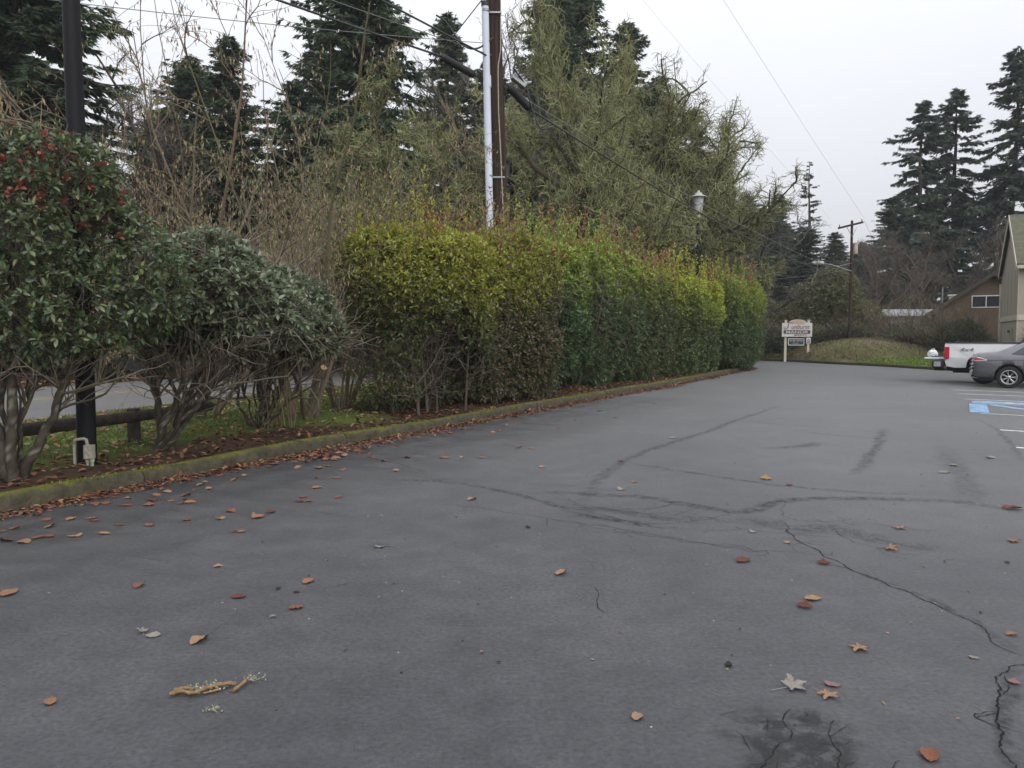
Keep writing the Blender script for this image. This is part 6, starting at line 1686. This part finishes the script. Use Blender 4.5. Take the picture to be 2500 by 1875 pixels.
# ================================================================== VEHICLES
def interp(tab):
    xs = [a for a, b in tab]; ys = [b for a, b in tab]
    return lambda x: float(np.interp(x, xs, ys))
def smoothtab(tab, n=90):
    P = resample([(a, b) for a, b in tab], (tab[-1][0] - tab[0][0]) / n)
    o = np.argsort(P[:, 0], kind='stable'); return lambda x: float(np.interp(x, P[o, 0], P[o, 1]))
class CarBody:
    def __init__(s, zt, zb, w, belt, rw=.7):
        s.zt, s.zb, s.w, s.belt, s.rw = smoothtab(zt), interp(zb), smoothtab(w), interp(belt), rw
    def sec(s, x):
        w, zb, zt = s.w(x), s.zb(x), s.zt(x); be = min(s.belt(x), zt - .035); g = zt - be
        k = np.clip((g - .05) / .3, 0, 1); rw = .9 * (1 - k) + s.rw * k
        h = be - zb
        pts = [(0, zb), (.78 * w, zb), (.93 * w, zb + .05 * h), (.975 * w, zb + .22 * h), (.995 * w, zb + .42 * h), (w, zb + .6 * h), (.99 * w, zb + .8 * h), (.965 * w, zb + .95 * h), (.945 * w, be)]
        for f in (.2, .4, .6, .8, .93):
            pts.append((w * (.945 - (.945 - rw) * f ** 1.15) * (1 - .04 * (f > .9)), be + g * (f if f < .9 else .955)))
        pts += [(rw * w * .82, zt - .012 * k - .004), (rw * w * .45, zt), (0, zt + .008)]
        return pts
    def y(s, x, z):
        p = s.sec(x)[1:-3]; return float(np.interp(z, [b for a, b in p], [a for a, b in p]))
    def mesh(s, xs, name, m, cuts):
        rows = [s.sec(x) for x in xs]; k = len(rows[0])
        bm = bmesh.new(); grid = []
        for x, r in zip(xs, rows):
            ring = [bm.verts.new((x, -a, b)) for a, b in r] + [bm.verts.new((x, a, b)) for a, b in r[-2:0:-1]]
            grid.append(ring)
        n = len(grid[0])
        for i in range(len(xs) - 1):
            for j in range(n):
                bm.faces.new((grid[i][j], grid[i][(j + 1) % n], grid[i + 1][(j + 1) % n], grid[i + 1][j]))
        bm.faces.new(grid[0]); bm.faces.new(grid[-1][::-1])
        bmesh.ops.recalc_face_normals(bm, faces=bm.faces[:])
        me = bpy.data.meshes.new(name); bm.to_mesh(me); bm.free()
        me.materials.append(m); me.materials.append(M['blackplastic'])
        ob = link(name, me); cutters = []
        for (cx, cz, r, yw) in cuts:
            bm = bmesh.new(); bmesh.ops.create_cone(bm, segments=40, radius1=r, radius2=r, depth=yw, cap_ends=True)
            bmesh.ops.rotate(bm, verts=bm.verts[:], cent=(0, 0, 0), matrix=Matrix.Rotation(R(90), 3, 'X'))
            for s_ in (-1, 1):
                pass
            cm = bpy.data.meshes.new('cut'); bm.to_mesh(cm); bm.free(); cm.materials.append(M['blackplastic'])
            for s_ in (-1, 1):
                co = link('cut', cm); co.location = (cx, s_ * s.w(cx), cz); cutters.append(co)
                md = ob.modifiers.new('b', 'BOOLEAN'); md.operation = 'DIFFERENCE'; md.object = co; md.solver = 'EXACT'
                try: md.material_mode = 'TRANSFER'
                except Exception: pass
        dg = bpy.context.evaluated_depsgraph_get(); dg.update()
        me2 = bpy.data.meshes.new_from_object(ob.evaluated_get(dg))
        bpy.data.objects.remove(ob)
        for c_ in cutters: bpy.data.objects.remove(c_)
        return me2
    def patch(s, name, xs, lo, hi, m, parent, side=-1, eps=.006, rows=6):
        g = Geo(); V = []
        for x in xs:
            a, b = lo(x), hi(x)
            for z in np.linspace(a, b, rows): V.append((x, side * (s.y(x, z) + eps), z))
        F = gridfaces(len(xs), rows); g.add(V, F if side > 0 else F[:, ::-1])
        return link(name, g.mesh(name, m, True), parent)
    def top_patch(s, name, x0, x1, m, parent, wf=.8, eps=.008, n=10):
        g = Geo(); V = []
        for x in np.linspace(x0, x1, n):
            sec = s.sec(x); 
            yw = s.rw * s.w(x) * wf
            for f in np.linspace(-1, 1, 9):
                V.append((x, f * yw, s.zt(x) + eps - .012 * f * f))
        g.add(V, gridfaces(n, 9)[:, ::-1]); return link(name, g.mesh(name, m, True), parent)
    def seam(s, parent, pts, side=-1, wd=.007):
        P = resample([(x, z) for x, z in pts], .05); n = normals2(P) * wd / 2; V = []
        for p, q in zip(P, n):
            for a in (p - q, p + q): V.append((a[0], side * (s.y(a[0], a[1]) + .004), a[1]))
        g = Geo(); g.add(V, gridfaces(len(P), 2)); link('panel_gap', g.mesh('panel_gap', M['blackplastic']), parent)

def wheel(parent, x, y, r, wd, rr, side, spokes=9, pair=True):
    Rm = np.array([[1, 0, 0], [0, 0, -1 * side * -1], [0, 1, 0]], float)
    # lathe axis (local z) -> outward y
    Rm = np.array([[1, 0, 0], [0, 0, side], [0, -side, 0]], float)
    w_ = bpy.data.objects.new('wheel', None); C.objects.link(w_); w_.parent = parent; w_.location = (x, y, r)
    h = wd / 2
    lathe('tyre', [(rr, -h), (r * .93, -h), (r, -h * .7), (r, h * .7), (r * .975, h * .88), (r * .93, h), (rr + .02, h * 1.02), (rr, h * .9)], M['tyre'], w_, 36, (0, 0, 0), Rm)
    lathe('rim', [(rr * .99, -h * .8), (rr, h * .8), (rr * .99, h * .95), (rr * .9, h * .9), (rr * .87, h * .55), (.86 * rr, -h * .6)], M['alloy'], w_, 36, (0, 0, 0), Rm)
    lathe('brake_disc', [(.001, -h * .2), (rr * .82, -h * .2), (rr * .82, -h * .3)], M['blackplastic'], w_, 24, (0, 0, 0), Rm)
    lathe('hub', [(.001, h * .72), (rr * .2, h * .7), (rr * .24, h * .5), (rr * .24, -h * .1)], M['alloy'], w_, 18, (0, 0, 0), Rm)
    for k in range(spokes):
        for d_ in ((-.11, .11) if pair else (0,)):
            a = k * 2 * PI / spokes + d_
            a0 = k * 2 * PI / spokes + d_ * .35
            p0 = np.array([math.cos(a0) * rr * .2, math.sin(a0) * rr * .2, h * .6]); p1 = np.array([math.cos(a) * rr * .9, math.sin(a) * rr * .9, h * .75])
            g = Geo(); tubes(g, (np.stack([p0, (p0 + p1) / 2, p1]) @ Rm.T)[None], np.array([[rr * .055, rr * .045, rr * .05]]), 5, cap=False)
            link('spoke', g.mesh('spoke', M['alloy']), w_)
    return w_

FWD = np.array([.80, -.60]); CAR_RZ = math.atan2(FWD[1], FWD[0]); NLEFT = np.array([-FWD[1], FWD[0]])
def sedan():
    wl = np.array([14.62, 22.72])           # ground contact of the rear wheel that faces the camera
    org = wl - FWD * .98 + NLEFT * .74
    t = thing('grey_sedan', 'dark grey sedan with torn rear bumper parked beside the pickup truck', 'car', (org[0], org[1], 0), CAR_RZ)
    B = CarBody([(0, .80), (.04, .93), (.1, 1.0), (.3, 1.03), (.62, 1.06), (.95, 1.2), (1.35, 1.37), (1.75, 1.455), (2.2, 1.49), (2.65, 1.44), (3.0, 1.27), (3.38, 1.06), (3.7, .99), (4.15, .88), (4.38, .74), (4.45, .6)],
                [(0, .36), (.15, .3), (.5, .26), (3.9, .22), (4.3, .2), (4.45, .26)], [(0, .68), (.06, .76), (.2, .82), (.6, .855), (1.5, .865), (3.2, .865), (3.9, .83), (4.25, .74), (4.45, .56)],
                [(0, .85), (.5, .97), (1.2, .955), (2.2, .93), (3.2, .91), (4.0, .8), (4.45, .6)], .68)
    xs = np.unique(np.concatenate([np.linspace(0, .3, 10), np.linspace(.3, 4.15, 56), np.linspace(4.15, 4.45, 10)]))
    body = link('body', B.mesh(xs, 'body', M['greypaint'], [(.98, .33, .375, .62), (3.58, .33, .375, .62)]), t)
    for p in body.data.polygons: p.use_smooth = abs(p.normal.y) > .0 and p.area < .2
    # side glass: quarter light, rear door, front door (both sides)
    top_ = lambda x: min(B.zt(x) - .085, 1.40)
    for side in (-1, 1):
        lo = lambda x: B.belt(x) + .015
        q = B.patch('quarter_window', np.linspace(1.02, 1.42, 9), lambda x: B.belt(x) + .02 + .06 * max(0, 1.15 - x) * 2, lambda x: max(B.belt(x) + .03 + .06 * max(0, 1.15 - x) * 2, min(top_(x), B.belt(x) + .02 + (x - .98) * .72)), M['carglass'], t, side)
        B.patch('rear_window', np.linspace(1.46, 2.12, 10), lo, lambda x: min(top_(x), B.belt(x) + .02 + (x - .98) * .72), M['carglass_pale'] if side < 0 else M['carglass'], t, side)
        B.patch('front_window', np.linspace(2.2, 3.12, 12), lo, lambda x: max(B.belt(x) + .03, min(top_(x), 1.40 - max(0, x - 2.62) * .78)), M['carglass'], t, side)
        # lamps
        B.patch('tail_lamp_lens', np.linspace(.07, .42, 9), lambda x: .77 + .035 * (x / .42), lambda x: .93 - .10 * ((x - .07) / .35) ** 1.2, M['clearlens'], t, side, .008)
        B.patch('tail_lamp', np.linspace(.085, .36, 8), lambda x: .795 + .03 * (x / .42), lambda x: .905 - .085 * ((x - .07) / .35), M['taillight'], t, side, .014)
        B.patch('head_lamp', np.linspace(4.0, 4.34, 6), lambda x: .62, lambda x: .75 - .1 * (x - 4.0), M['clearlens'], t, side, .008)
        B.seam(t, [(1.36, .985), (1.33, .8), (1.33, .62), (1.38, .45)], side); B.seam(t, [(2.16, .96), (2.16, .6), (2.15, .32)], side); B.seam(t, [(3.1, .92), (3.14, .6), (3.1, .32)], side)
        B.seam(t, [(.42, .8), (.8, .82), (1.33, .83), (2.2, .83), (3.1, .8)], side, .012); B.seam(t, [(.3, .74), (.52, .7), (.6, .58)], side, .006)
        for x in (1.55, 2.4):
            y = side * (B.y(x, .86) + .012); bevel_box('door_handle', (x, min(y, y + side * .025), .85), (x + .17, max(y, y + side * .025), .885), M['blackplastic'], t, .008)
        m_ = bevel_box('mirror', (2.95, side * 1.0 - .09, .95), (3.1, side * 1.0 + .09, 1.06), M['greypaint'], t, .03)
        B.patch('rocker_trim', np.linspace(1.4, 3.15, 12), lambda x: B.zb(x) + .035, lambda x: B.zb(x) + .07, M['blackplastic'], t, side, .006, 2)
    B.top_patch('rear_windscreen', .72, 1.38, M['carglass'], t, .86); B.top_patch('windscreen', 2.75, 3.28, M['carglass'], t, .9)
    for x in (.98, 3.58):
        for side in (-1, 1): wheel(t, x, side * .74, .32, .2, .215, side, 7)
    # torn bumper corner towards the camera: cracked cover with pale foam showing
    rng = np.random.default_rng(5)
    g = Geo(); n = 15; V = []
    for i, z in enumerate(np.linspace(.34, .99, n)):
        wd = .05 + .07 * (z > .62) + .04 * rng.uniform(); x0 = -.05 + .11 * (z - .34) + .03 * rng.normal() * (z > .5)
        for j, f in enumerate(np.linspace(0, 1, 4)):
            V.append((x0 + wd * f, -(.70 + .07 * f) - .025 * rng.uniform(), z + .015 * rng.normal()))
    g.add(V, gridfaces(n, 4)[:, ::-1]); link('torn_bumper', g.mesh('torn_bumper', M['torn']), t)['label'] = 'torn pale edge of the rear bumper'
    g = Geo(); V = []
    for side in (-1, 1): B.patch('bumper_skin', np.linspace(.02, .52, 10), lambda x: B.zb(x) + .03, lambda x: .70 - .12 * (x / .52) ** 2, M['greypaint'], t, side, .012)
    bevel_box('underbody', (.2, -.7, .2), (4.2, .7, .3), M['blackplastic'], t, .02)
    tube_obj('exhaust', [(.0, -.42, .27), (.35, -.42, .27)], .03, M['chrome'], t, 8)
    bevel_box('rear_plate', (-.03, -.26, .72), (-.012, .26, .84), M['whitewood'], t, .004)
sedan()

def pickup():
    wl = np.array([15.12, 24.75]); org = wl - FWD * 1.12 + NLEFT * .86
    t = thing('white_pickup', 'white pickup truck with its tailgate down behind the grey sedan', 'pickup truck', (org[0], org[1], 0), CAR_RZ)
    z0, z1, Lb = .5, 1.29, 2.16
    for side in (-1, 1):
        # bed side: outline with wheel arch, lofted outwards so that it bulges a little
        def outl():
            o = [(0.03, z0 + .16), (.06, z0 + .04), (.3, z0), (.58, z0)]
            for a in np.linspace(PI, 0, 17): o.append((1.12 + .5 * math.cos(a), z0 + .02 + .46 * math.sin(a) ** .8))
            o += [(1.7, z0), (Lb, z0), (Lb, z1), (.0, z1), (.0, .85)]
            return o
        ol = outl()
        def yb(z): return .94 + .05 * math.sin((z - z0) / (z1 - z0) * PI * .85 + .25)
        bm = bmesh.new()
        vs = [bm.verts.new((x, side * yb(z), z)) for x, z in ol]; f = bm.faces.new(vs)
        e = bmesh.ops.extrude_face_region(bm, geom=[f]); bmesh.ops.translate(bm, verts=[v for v in e['geom'] if isinstance(v, bmesh.types.BMVert)], vec=(0, -side * .12, 0))
        bmesh.ops.recalc_face_normals(bm, faces=bm.faces[:])
        bmesh.ops.triangulate(bm, faces=bm.faces[:])
        me = bpy.data.meshes.new('bed_side'); bm.to_mesh(me); bm.free(); me.materials.append(M['whitepaint'])
        bs = link('bed_side', me, t)
        bevel_box('rail_cap', (-.005, side * .9 - .075, z1), (Lb, side * .9 + .075, z1 + .035), M['blackplastic'], bs, .012)
        # arch lip
        a_ = np.linspace(PI, 0, 19); P = np.stack([1.12 + .515 * np.cos(a_), np.full(19, side * .965), z0 + .02 + .475 * np.sin(a_) ** .8], 1)
        g = Geo(); tubes(g, P[None], np.full((1, 19), .022), 6); link('arch_lip', g.mesh('arch_lip', M['whitepaint'], True), bs)
        # inner arch
        g = Geo(); V = np.stack([np.stack([1.12 + .5 * np.cos(a_), np.full(19, side * .9), z0 + .46 * np.sin(a_)], 1), np.stack([1.12 + .5 * np.cos(a_), np.full(19, side * .5), z0 + .46 * np.sin(a_)], 1)], 1)
        g.add(V.reshape(-1, 3), gridfaces(19, 2)); link('wheel_well', g.mesh('wheel_well', M['blackplastic']), t)
        # tail lamp
        tl = bevel_box('tail_lamp', (-.012, side * .985 - .06, .79), (.14, side * .985 + .025, 1.18), M['taillight'], t, .02)
        bevel_box('reverse_lens', (-.016, side * .985 - .05, .97), (.045, side * .985 + .029, 1.03), M['clearlens'], tl, .006)
        # 4x4 decal
        me = text_mesh('4x4', .16, M['steel'], .2, .001, 1.6, .002); o = link('decal', me, t); o.location = (.62, side * 1.003, 1.04); o.rotation_euler = (R(90), 0, 0 if side < 0 else PI)
        wheel(t, 1.12, side * .86, .385, .26, .23, side, 6, False); wheel(t, 4.78, side * .86, .385, .26, .23, side, 6, False)
        bevel_box('tie_rod', (.2, side * .5 - .03, .32), (2.2, side * .5 + .03, .45), M['blackplastic'], t, .01)
    bevel_box('bed_floor', (.02, -.84, .72), (Lb, .84, .78), M['bedliner'], t, .008)
    bevel_box('bed_front', (Lb - .05, -.84, .78), (Lb, .84, z1), M['whitepaint'], t, .008)
    tg = bevel_box('tailgate', (-.62, -.78, .76), (-.01, .78, .82), M['whitepaint'], t, .02)
    bevel_box('latch_panel', (-.45, -.55, .82), (-.08, .55, .835), M['bedliner'], tg, .006)
    bm_ = bevel_box('rear_bumper', (-.34, -.98, .5), (-.05, .98, .72), M['chrome'], t, .05, 3)
    for side in (-1, 1):
        bevel_box('bumper_corner', (-.36, side * .9 - .11, .48), (-.02, side * .9 + .11, .735), M['blackplastic'], bm_, .04, 3)
        bevel_box('corner_panel', (-.30, side * 1.012 - .012, .53), (-.10, side * 1.012 + .012, .69), M['chrome'], bm_, .008)
    bevel_box('hitch', (-.42, -.08, .36), (-.1, .08, .46), M['blackplastic'], t, .01)
    bevel_box('spare_tray', (.15, -.6, .38), (.75, .6, .5), M['blackplastic'], t, .03)
    bevel_box('chassis', (.0, -.5, .4), (5.6, .5, .52), M['blackplastic'], t, .02)
    B = CarBody([(2.2, 1.7), (2.26, 1.8), (2.5, 1.87), (3.3, 1.88), (3.75, 1.84), (4.1, 1.55), (4.45, 1.27), (4.8, 1.22), (5.5, 1.15), (5.72, 1.05), (5.78, .9)], [(2.2, .5), (5.5, .48), (5.78, .55)],
                [(2.2, .97), (2.3, .985), (5.2, .985), (5.6, .95), (5.78, .86)], [(2.2, 1.24), (4.4, 1.22), (5.78, 1.0)], .8)
    xs = np.unique(np.concatenate([np.linspace(2.2, 2.4, 5), np.linspace(2.4, 5.5, 40), np.linspace(5.5, 5.78, 7)]))
    cab = link('cab', B.mesh(xs, 'cab', M['whitepaint'], [(4.78, .42, .47, .7)]), t)
    for p in cab.data.polygons: p.use_smooth = p.area < .15
    for side in (-1, 1):
        B.patch('side_window', np.linspace(2.42, 2.95, 6), lambda x: 1.28, lambda x: 1.72, M['carglass'], t, side); B.patch('side_window', np.linspace(3.05, 3.85, 8), lambda x: 1.26, lambda x: min(1.73, 1.73 - max(0, x - 3.5) * .6), M['carglass'], t, side)
        B.seam(t, [(3.0, 1.75), (3.0, 1.0), (3.0, .55)], side); B.seam(t, [(4.1, 1.2), (4.15, .9), (4.1, .55)], side)
        bevel_box('door_handle', (3.1, side * 1.0 - .02, 1.08), (3.28, side * 1.0 + .02, 1.12), M['blackplastic'], t, .01)
        bevel_box('mirror', (3.85, side * 1.12 - .1, 1.25), (3.98, side * 1.12 + .1, 1.5), M['blackplastic'], t, .03)
        bevel_box('head_lamp', (5.66, side * .72 - .17, .82), (5.79, side * .72 + .17, 1.02), M['clearlens'], t, .02)
    rw_ = bevel_box('rear_window', (2.175, -.72, 1.32), (2.215, .72, 1.74), M['carglass'], t, .012)
    B.top_patch('windscreen', 3.85, 4.38, M['carglass'], t, .85)
    bevel_box('grille', (5.74, -.5, .78), (5.81, .5, 1.04), M['chrome'], t, .02); bevel_box('front_bumper', (5.62, -.96, .46), (5.9, .96, .7), M['chrome'], t, .05, 3)
    # white bag and box lying on the open tailgate
    p = org - FWD * .45 - NLEFT * .25
    b = thing('white_bag', 'crumpled white bag lying on the lowered pickup tailgate', 'bag', (p[0], p[1], .835), CAR_RZ)
    rng = np.random.default_rng(9); bm = bmesh.new(); bmesh.ops.create_icosphere(bm, subdivisions=3, radius=1)
    for v in bm.verts:
        q = np.array(v.co); s_ = 1 + .16 * float(wob(q[None] * 3, 1.0, 2)[0]) + .05 * rng.normal(); v.co = Vector((q[0] * .17 * s_, q[1] * .2 * s_, max(-.09, q[2] * .13 * s_) + .09))
    me = bpy.data.meshes.new('bag'); bm.to_mesh(me); bm.free(); me.materials.append(M['whitewood']); link('bag', me, b)
    g = Geo(); P = resample([(-.06, 0, .2), (-.03, .02, .26), (.04, .02, .26), (.06, 0, .2)], .02); tubes(g, P[None], np.full((1, len(P)), .009), 5); link('tie', g.mesh('tie', M['whitewood'], True), b)
pickup()

# ================================================================== damp winter air
def haze():
    g = Geo(); box(g, (-960, -930, -1.2), (960, 990, 34))
    m = bpy.data.materials.new('damp_air'); m.use_nodes = True
    t = m.node_tree; t.nodes.remove(t.nodes['Principled BSDF'])
    v = t.nodes.new('ShaderNodeVolumePrincipled')
    v.inputs['Color'].default_value = (.93, .95, 1.0, 1)
    v.inputs['Density'].default_value = HAZE
    t.links.new(v.outputs[0], t.nodes['Material Output'].inputs['Volume'])
    tag(link('haze', g.mesh('haze', m)), 'thin damp winter air over the whole place', 'haze', kind='stuff')
HAZE = 0.0005
haze()
